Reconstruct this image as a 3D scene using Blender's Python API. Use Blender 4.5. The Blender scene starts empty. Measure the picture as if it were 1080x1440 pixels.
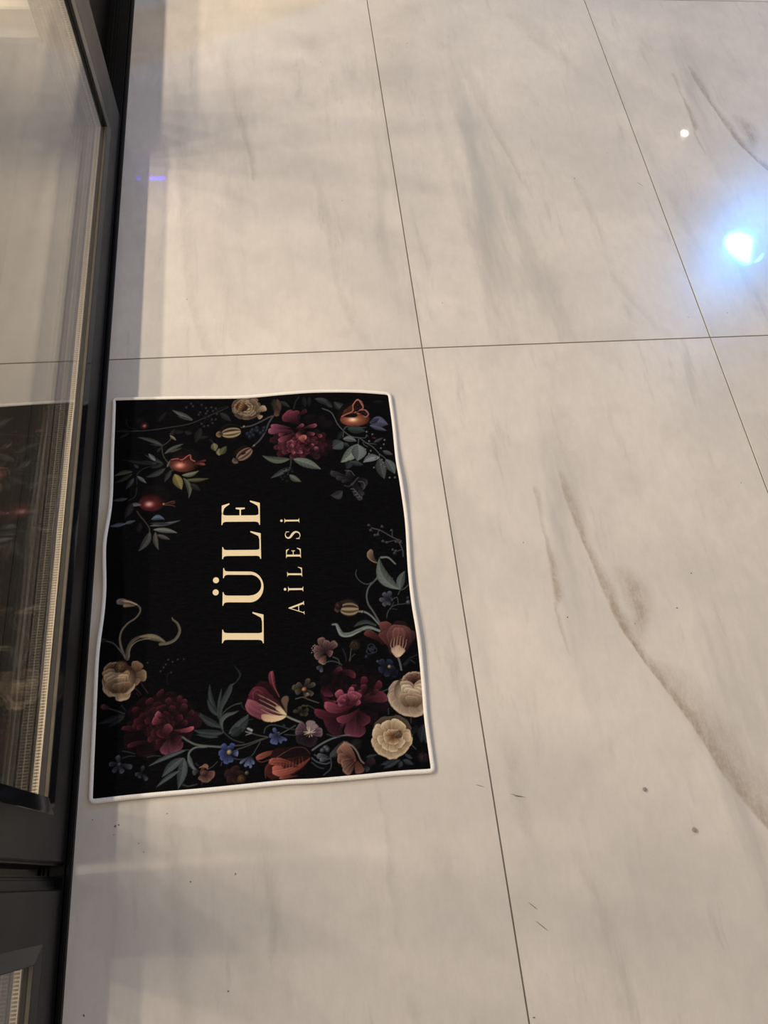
import bpy, bmesh, math, random
import numpy as np
from mathutils import Vector, Matrix

scn = bpy.context.scene
col = scn.collection
# ------------------------------------------------------------------ camera
cam_d = bpy.data.cameras.new('camera'); cam = bpy.data.objects.new('camera', cam_d); col.objects.link(cam)
cam_d.sensor_fit = 'VERTICAL'; cam_d.sensor_height = 36.0; cam_d.lens = 26.10166
cam.location = (-0.25658, -0.91550, 1.15417)
cam.rotation_euler = (0.46111394, -0.07291548, -0.10457134)
cam_d.clip_start = 0.02
scn.camera = cam
# ------------------------------------------------------------------ world: soft warm light of the passage
w = bpy.data.worlds.new('world'); scn.world = w; w.use_nodes = True
w.node_tree.nodes['Background'].inputs[0].default_value = (1.0, 0.89, 0.77, 1)
w.node_tree.nodes['Background'].inputs[1].default_value = 0.61
# ------------------------------------------------------------------ lamps
def area(name, loc, target, size, watts, color):
    d = bpy.data.lights.new(name, 'AREA'); d.shape = 'DISK'; d.size = size; d.energy = watts; d.color = color
    o = bpy.data.objects.new(name, d); col.objects.link(o); o.location = loc
    o.rotation_euler = (Vector(target) - Vector(loc)).to_track_quat('-Z', 'Y').to_euler()
    return o
for k in range(8):                                         # a row of small spots inside the shop, near the glass
    y = -0.80 + k * 0.55
    area('shop_spot', (-2.54, y, 2.5), (-0.35, y * .6, 0), 0.12, 13 if k == 0 else 20, (1.0, 0.84, 0.64))
strip = area('shop_strip', (-3.68, 0.70, 2.5), (-0.3, 0.1, 0), 0.16, 160, (1.0, 0.84, 0.65))
strip.data.shape = 'RECTANGLE'; strip.data.size = 3.6; strip.data.size_y = 0.14
strip.rotation_euler = Vector((-3.38, 0, 2.5)).to_track_quat('Z', 'Y').to_euler()
area('passage_lamp', (3.05, 4.25, 2.72), (0.3, 0.3, 0), 0.05, 0.5, (1.0, 0.86, 0.68))
glint = bpy.data.lights['passage_lamp']; glint.shape = 'ELLIPSE'; glint.size = 0.055; glint.size_y = 0.016
blue = area('blue_lamp', (3.08, 2.91, 2.65), (0.2, 0.3, 0), 0.20, 64, (0.03, 0.38, 1.0))
blue.data.shape = 'ELLIPSE'; blue.data.size = 0.29; blue.data.size_y = 0.17
# ------------------------------------------------------------------ exposure
vs = scn.view_settings
scn.display_settings.display_device = 'sRGB'
vs.view_transform = 'Standard'; vs.look = 'None'; vs.exposure = 0.0; vs.gamma = 1.0; vs.use_curve_mapping = False

# ------------------------------------------------------------------ helpers
def tag(o, label=None, cat=None, group=None, kind=None):
    if label: o['label'] = label
    if cat: o['category'] = cat
    if group: o['group'] = group
    if kind: o['kind'] = kind
    return o
def empty(name, loc=(0, 0, 0), parent=None):
    o = bpy.data.objects.new(name, None); col.objects.link(o); o.location = loc; o.empty_display_size = 0.1
    if parent: o.parent = parent
    return o
def link(name, me, mat, parent=None, loc=None):
    o = bpy.data.objects.new(name, me); col.objects.link(o)
    if mat and not me.materials: me.materials.append(mat)
    if parent: o.parent = parent
    if loc: o.location = loc
    return o
def from_bm(name, bm, mat, parent=None, loc=None, smooth=False):
    bmesh.ops.recalc_face_normals(bm, faces=bm.faces)
    me = bpy.data.meshes.new(name); bm.to_mesh(me); bm.free()
    if smooth:
        for f in me.polygons: f.use_smooth = True
    return link(name, me, mat, parent, loc)
def box_bm(bm, x0, x1, y0, y1, z0, z1, bev=0.0):
    v = [bm.verts.new(q) for q in ((x0, y0, z0), (x1, y0, z0), (x1, y1, z0), (x0, y1, z0), (x0, y0, z1), (x1, y0, z1), (x1, y1, z1), (x0, y1, z1))]
    fs = [bm.faces.new([v[i] for i in f]) for f in ((3, 2, 1, 0), (4, 5, 6, 7), (0, 1, 5, 4), (1, 2, 6, 5), (2, 3, 7, 6), (3, 0, 4, 7))]
    if bev: bmesh.ops.bevel(bm, geom=list({e for f in fs for e in f.edges}), offset=bev, segments=1, affect='EDGES')
def box(name, x0, x1, y0, y1, z0, z1, mat, parent=None, bev=0.0):
    bm = bmesh.new(); box_bm(bm, x0, x1, y0, y1, z0, z1, bev); return from_bm(name, bm, mat, parent)
class NT:
    """short-hand for building node trees"""
    def __init__(s, name):
        s.m = bpy.data.materials.new(name); s.m.use_nodes = True; s.t = s.m.node_tree; s.n = s.t.nodes
        s.b = s.n['Principled BSDF']; s.out = s.n['Material Output']
    def node(s, kind, **k):
        n = s.n.new(kind)
        for a, v in k.items(): setattr(n, a, v)
        return n
    def put(s, sock, v):
        if isinstance(v, bpy.types.NodeSocket): s.t.links.new(v, sock)
        elif v is not None: sock.default_value = v
    def math(s, op, a, b=None, c=None, clamp=False):
        n = s.node('ShaderNodeMath', operation=op, use_clamp=clamp)
        for i, v in enumerate((a, b, c)): s.put(n.inputs[i], v)
        return n.outputs[0]
    def maprange(s, v, a, b, c=0.0, d=1.0, smooth=False):
        n = s.node('ShaderNodeMapRange', interpolation_type='SMOOTHSTEP' if smooth else 'LINEAR')
        for i, q in enumerate((v, a, b, c, d)): s.put(n.inputs[i], q)
        return n.outputs[0]
    def noise(s, vec, scale, detail=3.0, rough=0.5, dist=0.0):
        n = s.node('ShaderNodeTexNoise'); s.put(n.inputs['Vector'], vec); n.inputs['Scale'].default_value = scale
        n.inputs['Detail'].default_value = detail; n.inputs['Roughness'].default_value = rough; n.inputs['Distortion'].default_value = dist
        return n.outputs['Fac']
    def mix(s, f, a, b, mode='MIX'):
        n = s.node('ShaderNodeMix', data_type='RGBA', blend_type=mode); s.put(n.inputs[0], f)
        s.put(n.inputs[6], a if isinstance(a, bpy.types.NodeSocket) else (*a, 1)); s.put(n.inputs[7], b if isinstance(b, bpy.types.NodeSocket) else (*b, 1))
        return n.outputs[2]
    def mapping(s, vec, scale=(1, 1, 1), rot=(0, 0, 0), loc=(0, 0, 0)):
        n = s.node('ShaderNodeMapping'); s.put(n.inputs[0], vec); n.inputs['Scale'].default_value = scale; n.inputs['Rotation'].default_value = rot; n.inputs['Location'].default_value = loc
        return n.outputs[0]
    def bump(s, h, strength, dist=0.001):
        n = s.node('ShaderNodeBump'); n.inputs['Strength'].default_value = strength; n.inputs['Distance'].default_value = dist
        s.put(n.inputs['Height'], h); s.t.links.new(n.outputs[0], s.b.inputs['Normal'])
    def set(s, **k):
        for a, v in k.items(): s.put(s.b.inputs[a.replace('_', ' ')], (*v, 1) if isinstance(v, tuple) else v)
        return s.m
def plain(name, c, rough=0.5, metal=0.0, spec=0.5, nscale=60.0, namt=0.12):
    n = NT(name); tc = n.node('ShaderNodeTexCoord').outputs['Object']
    f = n.noise(tc, nscale, 4)
    a = tuple(q * (1 - namt) for q in c); b = tuple(min(1, q * (1 + namt)) for q in c)
    n.set(Base_Color=n.mix(f, a, b), Metallic=metal)
    n.set(Roughness=n.maprange(n.noise(tc, nscale * .5, 3), .2, .8, max(0, rough - .05), rough + .06))
    n.b.inputs['Specular IOR Level'].default_value = spec
    return n.m

# ------------------------------------------------------------------ materials: marbled porcelain tiles
# vein prints, tile-local metres: (tint, one-sidedness, [(x, y, half width, strength) ...])
PRINTS = {
 'P1': [
  ('brown',3.0,[(0.2151,-0.2877,0.0040,0),(0.2157,-0.3100,0.0066,0.7),(0.2184,-0.3466,0.0104,0.8),(0.2223,-0.3825,0.0103,0.8),(0.2304,-0.4383,0.0076,0.8),(0.2397,-0.4858,0.0087,0.9),(0.2454,-0.5251,0.0111,0.95),(0.2552,-0.5762,0.0121,1),(0.2730,-0.6264,0.0084,1),(0.2949,-0.6753,0.0082,1),(0.3166,-0.7172,0.0093,0.95),(0.3409,-0.7746,0.0114,0.9),(0.3633,-0.8329,0.0135,0.85),(0.3907,-0.8885,0.0154,0.8),(0.4157,-0.9304,0.0152,0.8)]),
  ('brown',1.0,[(0.2780,-0.4754,0.0076,0),(0.2840,-0.5022,0.0175,0.5),(0.2932,-0.5352,0.0186,0.8),(0.2948,-0.5670,0.0147,0.8),(0.2892,-0.5975,0.0097,0.5),(0.2885,-0.6277,0.0072,0)]),
  ('brown',1.0,[(0.2885,-0.6455,0.0048,0),(0.3118,-0.6710,0.0213,0.4),(0.3341,-0.7187,0.0256,0.45),(0.3662,-0.7877,0.0274,0.5),(0.4008,-0.8592,0.0268,0.45),(0.4260,-0.9020,0.0221,0.45)]),
  ('brown',1.4,[(0.1637,-0.3169,0.0026,0),(0.1639,-0.3358,0.0052,0.55),(0.1632,-0.3784,0.0038,0.5),(0.1638,-0.4199,0.0038,0.5),(0.1629,-0.4668,0.0062,0.75),(0.1621,-0.5123,0.0073,0.8),(0.1593,-0.5374,0.0061,0.7),(0.1543,-0.5495,0.0036,0.6),(0.1550,-0.5804,0.0030,0.55),(0.1591,-0.6168,0.0024,0.4),(0.1624,-0.6348,0.0023,0)]),
  ('grey',1.0,[(0.2772,-0.3506,0.0053,0),(0.2716,-0.4069,0.0090,0.3),(0.2719,-0.4481,0.0064,0)]),
  ('grey',1.0,[(0.0197,-0.6907,0.0045,0),(0.0211,-0.7290,0.0099,0.35),(0.0348,-0.7829,0.0130,0.55),(0.0360,-0.8237,0.0107,0.6),(0.0382,-0.8633,0.0084,0.45),(0.0445,-0.9021,0.0073,0.3),(0.0511,-0.9580,0.0061,0)]),
  ('grey',1.2,[(0.0975,-0.8885,0.0063,0),(0.1091,-0.9321,0.0103,0.3),(0.1234,-0.9746,0.0122,0.5),(0.1272,-1.0103,0.0100,0.4),(0.1250,-1.0528,0.0079,0.3),(0.1284,-1.1264,0.0076,0.2)]),
  ('grey',1.0,[(0.2341,-0.0982,0.0113,0),(0.2347,-0.2279,0.0244,0.3),(0.2615,-0.3495,0.0262,0)]),
  ('grey',1.0,[(0.3709,-0.3422,0.0107,0),(0.4011,-0.4711,0.0231,0.22),(0.4298,-0.6274,0.0293,0.2),(0.4634,-0.7472,0.0235,0)]),
 ],
 'P2': [
  ('grey',2.0,[(0.2011,-0.2013,0.0056,0),(0.2136,-0.3020,0.0128,0.35),(0.2337,-0.4250,0.0142,0.45),(0.2544,-0.5415,0.0104,0.55),(0.2704,-0.6158,0.0068,0.75),(0.2814,-0.6757,0.0050,0.8),(0.2845,-0.7038,0.0033,0)]),
  ('grey',1.3,[(0.1249,-0.2603,0.0073,0),(0.1243,-0.4514,0.0156,0.3),(0.1304,-0.6500,0.0149,0.35),(0.1406,-0.8306,0.0142,0.4),(0.1530,-0.9955,0.0151,0.42),(0.1707,-1.1104,0.0147,0.38),(0.1868,-1.1834,0.0115,0.25)]),
  ('grey',1.0,[(0.3529,-0.0290,0.0099,0),(0.4040,-0.1223,0.0272,0.4),(0.4437,-0.2126,0.0268,0.45),(0.4947,-0.2852,0.0189,0.35),(0.5438,-0.3975,0.0148,0)]),
  ('grey',1.5,[(0.4056,-0.6893,0.0051,0),(0.4170,-0.7293,0.0084,0.5),(0.4273,-0.8155,0.0082,0.5),(0.4341,-0.8703,0.0065,0.45),(0.4322,-0.9646,0.0095,0.25),(0.4489,-1.0551,0.0108,0.4),(0.4749,-1.1042,0.0092,0.35),(0.4897,-1.1461,0.0076,0)]),
  ('grey',1.0,[(0.1644,-0.4514,0.0052,0),(0.1741,-0.5031,0.0069,0.4),(0.1836,-0.5536,0.0085,0)]),
  ('grey',1.0,[(0.2679,-0.8765,0.0111,0),(0.2940,-1.0201,0.0153,0.2),(0.3074,-1.1346,0.0119,0.12)]),
 ],
 'P3': [
  ('grey',1.6,[(0.2177,-0.2099,0.0087,0),(0.2272,-0.2934,0.0153,0.45),(0.2410,-0.3998,0.0149,0.4),(0.2604,-0.5134,0.0113,0.5),(0.2774,-0.6094,0.0063,0.75),(0.2835,-0.6784,0.0047,0.8),(0.2859,-0.7030,0.0031,0)]),
  ('grey',1.4,[(0.1098,-0.3214,0.0100,0),(0.1198,-0.5249,0.0158,0.3),(0.1340,-0.7527,0.0149,0.5),(0.1434,-0.9168,0.0128,0.5),(0.1530,-1.0307,0.0110,0.45),(0.1726,-1.1208,0.0108,0.5),(0.1914,-1.1814,0.0080,0.4)]),
  ('grey',1.0,[(0.1719,-0.4510,0.0049,0),(0.1785,-0.5130,0.0064,0.45),(0.1864,-0.5850,0.0063,0)]),
  ('grey',1.0,[(0.1982,-0.7965,0.0074,0),(0.2227,-0.9961,0.0127,0.3),(0.2373,-1.1410,0.0122,0.25)]),
  ('grey',1.4,[(0.4040,-0.6225,0.0064,0),(0.4222,-0.7143,0.0094,0.4),(0.4319,-0.8019,0.0092,0.5),(0.4389,-0.8957,0.0075,0.45),(0.4455,-1.0231,0.0072,0.4),(0.4590,-1.0701,0.0142,0.5),(0.4790,-1.1342,0.0126,0.35),(0.4959,-1.1787,0.0083,0)]),
  ('grey',1.0,[(0.1481,-0.1243,0.0140,0),(0.1832,-0.2104,0.0138,0.35),(0.2084,-0.3206,0.0118,0)]),
  ('grey',1.0,[(0.3777,-0.1493,0.0215,0),(0.4442,-0.2352,0.0283,0.35),(0.4891,-0.3457,0.0208,0)]),
 ],
 'P4': [
  ('grey',1.0,[(0.1274,-0.7790,0.0050,0),(0.1345,-0.8317,0.0117,0.45),(0.1415,-0.8954,0.0124,0.5),(0.1483,-0.9643,0.0120,0.5),(0.1529,-1.0291,0.0117,0.45),(0.1570,-1.0679,0.0089,0.4)]),
  ('grey',1.6,[(0.4267,-0.7884,0.0031,0),(0.4316,-0.8234,0.0041,0.5),(0.4379,-0.8717,0.0051,0.4),(0.4351,-0.9263,0.0059,0.35),(0.4372,-0.9789,0.0048,0.3),(0.4421,-1.0214,0.0038,0)]),
  ('grey',1.0,[(0.1737,-0.8170,0.0030,0),(0.1787,-0.8545,0.0049,0.4),(0.1836,-0.8998,0.0038,0)]),
  ('grey',1.0,[(0.2554,-0.8251,0.0050,0),(0.2630,-0.8993,0.0097,0.35),(0.2795,-0.9703,0.0085,0.4),(0.2864,-1.0284,0.0074,0.25),(0.2896,-1.0757,0.0072,0.1)]),
  ('grey',1.0,[(0.4963,-0.8587,0.0082,0),(0.5098,-0.9115,0.0182,0.35),(0.5241,-0.9534,0.0119,0)]),
  ('grey',1.0,[(0.4440,-1.0541,0.0047,0),(0.4486,-1.0784,0.0074,0.4),(0.4550,-1.1025,0.0074,0.3)]),
  ('grey',1.0,[(0.3580,-0.0070,0.0081,0),(0.3687,-0.0579,0.0107,0.25),(0.3791,-0.1073,0.0079,0)]),
 ],
}

def curve_node(n, t, vals):
    c = n.node('ShaderNodeFloatCurve'); cv = c.mapping.curves[0]; lo, hi = min(v for _, v in vals), max(v for _, v in vals)
    hi = hi if hi > lo + 1e-6 else lo + 1e-6; pts = [(p, (v - lo) / (hi - lo)) for p, v in vals]
    while len(cv.points) < len(pts): cv.points.new(.5, .5)
    for q, (a, b) in zip(cv.points, pts): q.location = (a, b); q.handle_type = 'AUTO_CLAMPED'
    c.mapping.extend = 'HORIZONTAL'; c.mapping.update(); n.put(c.inputs['Value'], t)
    return n.math('MULTIPLY_ADD', c.outputs[0], hi - lo, lo)
def tile_material(name, veins, shift):
    n = NT(name); tc = n.node('ShaderNodeTexCoord').outputs['Object']; P = n.mapping(tc, loc=shift)
    sep = n.node('ShaderNodeSeparateXYZ'); n.put(sep.inputs[0], tc); X, Y = sep.outputs[0], sep.outputs[1]
    grain = n.mapping(P, scale=(1.0, .16, 1.0), rot=(0, 0, math.radians(8)))       # cloudiness drawn out along the tile
    c1 = n.noise(grain, 7.0, 5, .58, .15); c2 = n.noise(P, 3.2, 4, .55); c3 = n.noise(P, 260.0, 2, .6); c4 = n.noise(grain, 24.0, 6, .68, .3)
    base = n.mix(n.maprange(c2, .32, .68, smooth=True), (.580, .535, .498), (.680, .620, .565))
    base = n.mix(n.maprange(c1, .56, .80, 0, .95, smooth=True), base, (.435, .410, .390))
    base = n.mix(n.maprange(c4, .56, .78, 0, .60, smooth=True), base, (.390, .365, .345))
    base = n.mix(n.maprange(c3, .60, .80, 0, .22), base, (.36, .33, .29))
    base = n.mix(n.maprange(n.noise(n.mapping(P, scale=(1, .45, 1)), 60.0, 5, .7), .35, .72, 0, .22), base, (.42, .38, .345))
    base = n.mix(n.maprange(n.noise(P, 11.0, 4, .6), .50, .74, 0, .35, smooth=True), base, (.50, .455, .415))
    wx = n.math('MULTIPLY_ADD', n.math('SUBTRACT', n.noise(P, 26.0, 5, .62), .5), .011, X)
    rag = n.maprange(n.noise(n.mapping(P, scale=(1, .35, 1)), 75.0, 6, .7), .30, .62, .30, 1.0)
    rag = n.math('MULTIPLY', rag, n.maprange(n.noise(n.mapping(P, scale=(1, .6, 1)), 240.0, 4, .7), .30, .55, .55, 1.0))
    for tint, asym, pts in veins:
        pts = sorted(pts, key=lambda q: q[1]); y0, y1 = pts[0][1], pts[-1][1]
        t = n.maprange(Y, y0, y1); u = [(q[1] - y0) / (y1 - y0) for q in pts]
        cx = curve_node(n, t, list(zip(u, [q[0] for q in pts]))); hw = curve_node(n, t, list(zip(u, [q[2] for q in pts]))); st = curve_node(n, t, list(zip(u, [q[3] for q in pts])))
        inside = n.math('MULTIPLY', n.math('GREATER_THAN', t, .0005), n.math('LESS_THAN', t, .9995))
        d = n.math('DIVIDE', n.math('SUBTRACT', wx, cx), hw)
        d = n.math('MAXIMUM', n.math('MULTIPLY', d, .62), n.math('MULTIPLY', d, -asym))
        m = n.math('POWER', n.maprange(d, 1.5, 0.0, smooth=True), 1.1)
        m = n.math('MULTIPLY', n.math('MULTIPLY', m, st), n.math('MULTIPLY', rag, inside))
        k = 1.0 if tint == 'brown' else .72
        base = n.mix(n.math('MULTIPLY', m, k), base, (.315, .248, .188) if tint == 'brown' else (.365, .328, .298))
    n.set(Base_Color=base)
    n.set(Roughness=.24); n.b.inputs['Specular IOR Level'].default_value = .26
    n.b.inputs['Coat Weight'].default_value = .55; n.b.inputs['Coat Roughness'].default_value = .034; n.b.inputs['Coat IOR'].default_value = 1.45
    return n.m
M_TILE = {k: tile_material('porcelain_' + k, v, ((i * 3.7) % 5, (i * 2.3) % 4, i * .9)) for i, (k, v) in enumerate(PRINTS.items())}
M_GROUT = plain('grout', (.17, .15, .125), .9)
M_SPECK = plain('dirt', (.16, .135, .11), .9)
M_CHIP = plain('grit', (.30, .265, .23), .8, nscale=400, namt=.5)
M_FRAME = plain('anthracite_aluminium', (.009, .0085, .009), .36, 0, .24, 30, .08)
M_BEAD = plain('polished_bead', (.011, .011, .012), .10, 0, .45, 40, .1)
M_CAP = plain('lit_bead_edge', (.10, .085, .068), .32, .6, .5, 80, .15)  # dark bead metal lightened; the highlight along its top is in the colour
M_GASKET = plain('black_rubber', (.0045, .0045, .006), .42, 0, .35)
M_BLACK = plain('black_track', (.0025, .0025, .003), .5, 0, .10)
M_WALL = plain('painted_wall', (.62, .58, .52), .8, 0, .2, 3)
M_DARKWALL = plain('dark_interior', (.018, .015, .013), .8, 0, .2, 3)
M_LAMPCASE = plain('lamp_case', (.015, .015, .016), .7, 0, .1)
def spacer_material():
    n = NT('perforated_spacer'); tc = n.node('ShaderNodeTexCoord').outputs['Object']; sep = n.node('ShaderNodeSeparateXYZ'); n.put(sep.inputs[0], tc)
    ph = n.math('FRACT', n.math('MULTIPLY', n.math('ADD', sep.outputs[1], sep.outputs[2]), 240.0))
    hole = n.math('LESS_THAN', n.math('ABSOLUTE', n.math('SUBTRACT', ph, .5)), .28)
    side = n.maprange(n.math('ABSOLUTE', n.math('SUBTRACT', sep.outputs[0], -.6268)), .0030, .0036, 1, 0)
    h = n.math('MULTIPLY', hole, side)
    n.set(Base_Color=n.mix(h, (.66, .56, .42), (.20, .165, .13)), Metallic=.8, Roughness=.33); n.b.inputs['Specular IOR Level'].default_value = .6
    n.bump(n.math('MULTIPLY', h, -1.0), .5, .0006)
    return n.m
M_SPACER = spacer_material()
def glass_material(name, f0, f1, pw):
    n = NT(name); g = n.node('ShaderNodeNewGeometry')
    dt = n.node('ShaderNodeVectorMath', operation='DOT_PRODUCT'); n.put(dt.inputs[0], g.outputs['Normal']); n.put(dt.inputs[1], g.outputs['Incoming'])
    c = n.math('SUBTRACT', 1.0, n.math('ABSOLUTE', dt.outputs['Value']), clamp=True)
    F = n.math('MULTIPLY_ADD', n.math('POWER', c, pw), f1, f0, clamp=True)
    tr = n.node('ShaderNodeBsdfTransparent'); tr.inputs[0].default_value = (.95, .955, .95, 1)
    gl = n.node('ShaderNodeBsdfGlossy'); gl.inputs['Roughness'].default_value = 0.012; gl.inputs['Color'].default_value = (.98, .97, .96, 1)
    mx = n.node('ShaderNodeMixShader'); n.put(mx.inputs[0], F); n.t.links.new(tr.outputs[0], mx.inputs[1]); n.t.links.new(gl.outputs[0], mx.inputs[2])
    n.n.remove(n.b); n.t.links.new(mx.outputs[0], n.out.inputs[0])
    return n.m
M_GLASS = glass_material('window_glass', .045, .95, 4.1)
def deck_material():
    n = NT('dark_decking'); tc = n.node('ShaderNodeTexCoord').outputs['Object']
    f = n.noise(n.mapping(tc, scale=(9, .5, 1)), 6.0, 5, .6)
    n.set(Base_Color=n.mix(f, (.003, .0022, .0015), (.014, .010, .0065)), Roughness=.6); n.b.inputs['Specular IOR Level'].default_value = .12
    return n.m
M_DECK = deck_material()
def binding_material():
    n = NT('white_overlock'); uv = n.node('ShaderNodeTexCoord').outputs['UV']; sep = n.node('ShaderNodeSeparateXYZ'); n.put(sep.inputs[0], uv)
    st = n.math('MULTIPLY_ADD', n.math('SINE', n.math('MULTIPLY_ADD', sep.outputs[0], 2600.0, n.math('MULTIPLY', sep.outputs[1], 5.0))), .5, .5)
    nz = n.noise(uv, 90.0, 4)
    c = n.mix(n.maprange(nz, .3, .7), (.76, .71, .68), (.94, .89, .85)); c = n.mix(n.math('MULTIPLY', st, .22), c, (.50, .45, .42))
    c = n.mix(n.maprange(n.noise(uv, 34.0, 2), .735, .76), c, (.16, .10, .09))
    n.set(Base_Color=c, Roughness=.85); n.b.inputs['Specular IOR Level'].default_value = .15; n.b.inputs['Sheen Weight'].default_value = .15
    n.bump(st, .5, .0005)
    return n.m
M_BIND = binding_material()
def field_material():
    n = NT('printed_pile'); a = n.node('ShaderNodeVertexColor'); a.layer_name = 'print'; tc = n.node('ShaderNodeTexCoord').outputs['Object']
    wv = n.noise(n.mapping(tc, scale=(.12, 1.0, 1.0)), 700.0, 2, .6)
    c = n.mix(n.maprange(wv, .45, .75, 0, .0025), a.outputs[0], (1, .95, .92), 'ADD')
    n.set(Base_Color=c, Roughness=.95); n.b.inputs['Specular IOR Level'].default_value = .03
    n.b.inputs['Sheen Weight'].default_value = .0; n.b.inputs['Sheen Roughness'].default_value = .5
    n.bump(wv, .25, .0004)
    return n.m
M_FIELD = field_material()
M_LETTER = plain('cream_print', (.72, .60, .40), .9, 0, .1, 900, .10)
M_BACK = plain('mat_backing', (.03, .03, .03), .95)

# ------------------------------------------------------------------ floor: every tile a piece of its own over the grout bed
TW, TL, JT = 0.600, 1.1739, 0.00115
floor = box('floor', -0.640, 3.2, -3.60, 5.90, -0.03, -0.0012, M_GROUT); tag(floor, kind='structure')
tile_me = {}
pick = ['P2', 'P1', 'P3', 'P4']
for r in range(-3, 5):                                   # row r spans y = (r)*TL .. (r+1)*TL
    for c in range(-1, 6):
        key = {(0, -1): 'P1', (1, 0): 'P1', (0, 0): 'P2', (-1, 0): 'P3', (-1, -1): 'P4', (1, -1): 'P2'}.get((c, r), pick[(c * 3 + r * 5) % 4])
        x0 = -0.5965 if c == -1 else 0.0
        mk = (key, c == -1, r == 4, c == 5)
        if mk not in tile_me:
            bm = bmesh.new(); box_bm(bm, JT + (0.0035 if c == -1 else 0), TW - JT, -TL + JT, -JT, -0.010, 0.0, 0.0004)
            bmesh.ops.recalc_face_normals(bm, faces=bm.faces); me = bpy.data.meshes.new('tile'); bm.to_mesh(me); bm.free(); me.materials.append(M_TILE[key]); tile_me[mk] = me
        link('tile', tile_me[mk], None, floor, (c * TW, (r + 1) * TL, 0))

# ------------------------------------------------------------------ glazed aluminium doors
# profile of a frame member: (g = distance outwards from the inner face edge, x)
def member(name, prof, axis, inner, sgn, lo, hi, wlo, whi, wself, mat, parent):
    """extrude a profile along y ('y') or z ('z') with mitred ends.  inner: coordinate of the inner face edge,
    sgn: direction outwards, lo/hi: the inner edges of the neighbours, wlo/whi: their widths"""
    bm = bmesh.new(); A, B = [], []
    for g, x in prof:
        k = max(g, 0) / wself; gl = g if g < 0 else k * wlo; gh = g if g < 0 else k * whi; q = inner + sgn * g
        a, b = lo - gl, hi + gh
        A.append(bm.verts.new((x, a, q) if axis == 'y' else (x, q, a))); B.append(bm.verts.new((x, b, q) if axis == 'y' else (x, q, b)))
    m = len(prof)
    for i in range(m): bm.faces.new((A[i], A[(i + 1) % m], B[(i + 1) % m], B[i]))
    bm.faces.new(A[::-1]); bm.faces.new(B)
    return from_bm(name, bm, mat, parent)
def leaf(name, ylo, yhi, yi0, yi1, zi0, zi1, zlo, zhi, dx, mat, beadmat):
    """a door leaf: outer rectangle ylo..yhi, zlo..zhi, inner face edges yi0..yi1, zi0..zi1, shifted inwards by dx"""
    root = empty(name, (dx, (ylo + yhi) / 2, zlo)); tag(root, kind='structure')
    root.location = (0, 0, 0)
    W = {'b': zi0 - zlo, 't': zhi - zi1, 'l': yi0 - ylo, 'r': yhi - yi1}
    def full(w):
        return [(w, -.607 - dx), (w - .002, -.605 - dx), (.0006, -.605 - dx), (0, -.6062 - dx), (0, -.6150 - dx), (.0, -.640 - dx), (-.010, -.640 - dx), (-.010, -.655 - dx), (w, -.655 - dx)]
    gasket = lambda w: [(.002, -.6070 - dx), (-.0160, -.6134 - dx), (-.0160, -.6222 - dx), (.002, -.6222 - dx)]
    bead = lambda w: [(.001, -.6052 - dx), (-.0005, -.6052 - dx), (-.0192, -.6074 - dx), (-.0192, -.6080 - dx), (.001, -.6080 - dx)]
    cap = lambda w: [(-.0180, -.6076 - dx), (-.0196, -.6078 - dx), (-.0204, -.6084 - dx), (-.0204, -.6126 - dx), (-.0180, -.6132 - dx)]
    for nm, k, ax, inner, sg, lo, hi, wl, wh in (('bottom_rail', 'b', 'y', zi0, -1, yi0, yi1, W['l'], W['r']), ('top_rail', 't', 'y', zi1, 1, yi0, yi1, W['l'], W['r']),
                                                ('stile', 'l', 'z', yi0, -1, zi0, zi1, W['b'], W['t']), ('stile', 'r', 'z', yi1, 1, zi0, zi1, W['b'], W['t'])):
        w_ = W[k]
        mb = member(nm, full(w_), ax, inner, sg, lo, hi, wl, wh, w_, mat, root)
        member('gasket', gasket(w_), ax, inner, sg, lo, hi, wl, wh, w_, M_GASKET, mb)
        bd = member('glazing_bead', bead(w_), ax, inner, sg, lo, hi, wl, wh, w_, beadmat, mb)
        member('bead_edge', cap(w_), ax, inner, sg, lo, hi, wl, wh, w_, M_CAP if k == 'b' else beadmat, mb)
    for x0, x1 in ((-.6170, -.6135), (-.6372, -.6337)):
        box('glass_pane', x0 - dx, x1 - dx, yi0 + .003, yi1 - .003, zi0 + .003, zi1 - .003, M_GLASS, root)
    def ring_bar(nm, s0, s1, d, e, mat):
        bm = bmesh.new()
        for q in ((yi0 + d, yi1 - d, zi0 + d, zi0 + e), (yi0 + d, yi1 - d, zi1 - e, zi1 - d), (yi0 + d, yi0 + e, zi0 + e, zi1 - e), (yi1 - e, yi1 - d, zi0 + e, zi1 - e)): box_bm(bm, s0 - dx, s1 - dx, *q)
        return from_bm(nm, bm, mat, root)
    ring_bar('sealant', -.6336, -.6316, .001, .0180, M_GASKET)
    tag(ring_bar('spacer', -.6315, -.6222, .001, .0165, M_SPACER), 'perforated silver spacer bar between the two panes')
    return root
door1 = leaf('door_1', -.8575, .668, -.8000, .5570, .0665, 2.20, .006, 2.28, 0, M_FRAME, M_BEAD)
door2 = leaf('door_2', -2.42, -.8890, -2.36, -.9500, .0665, 2.20, .006, 2.28, 0, M_FRAME, M_BEAD)
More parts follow.
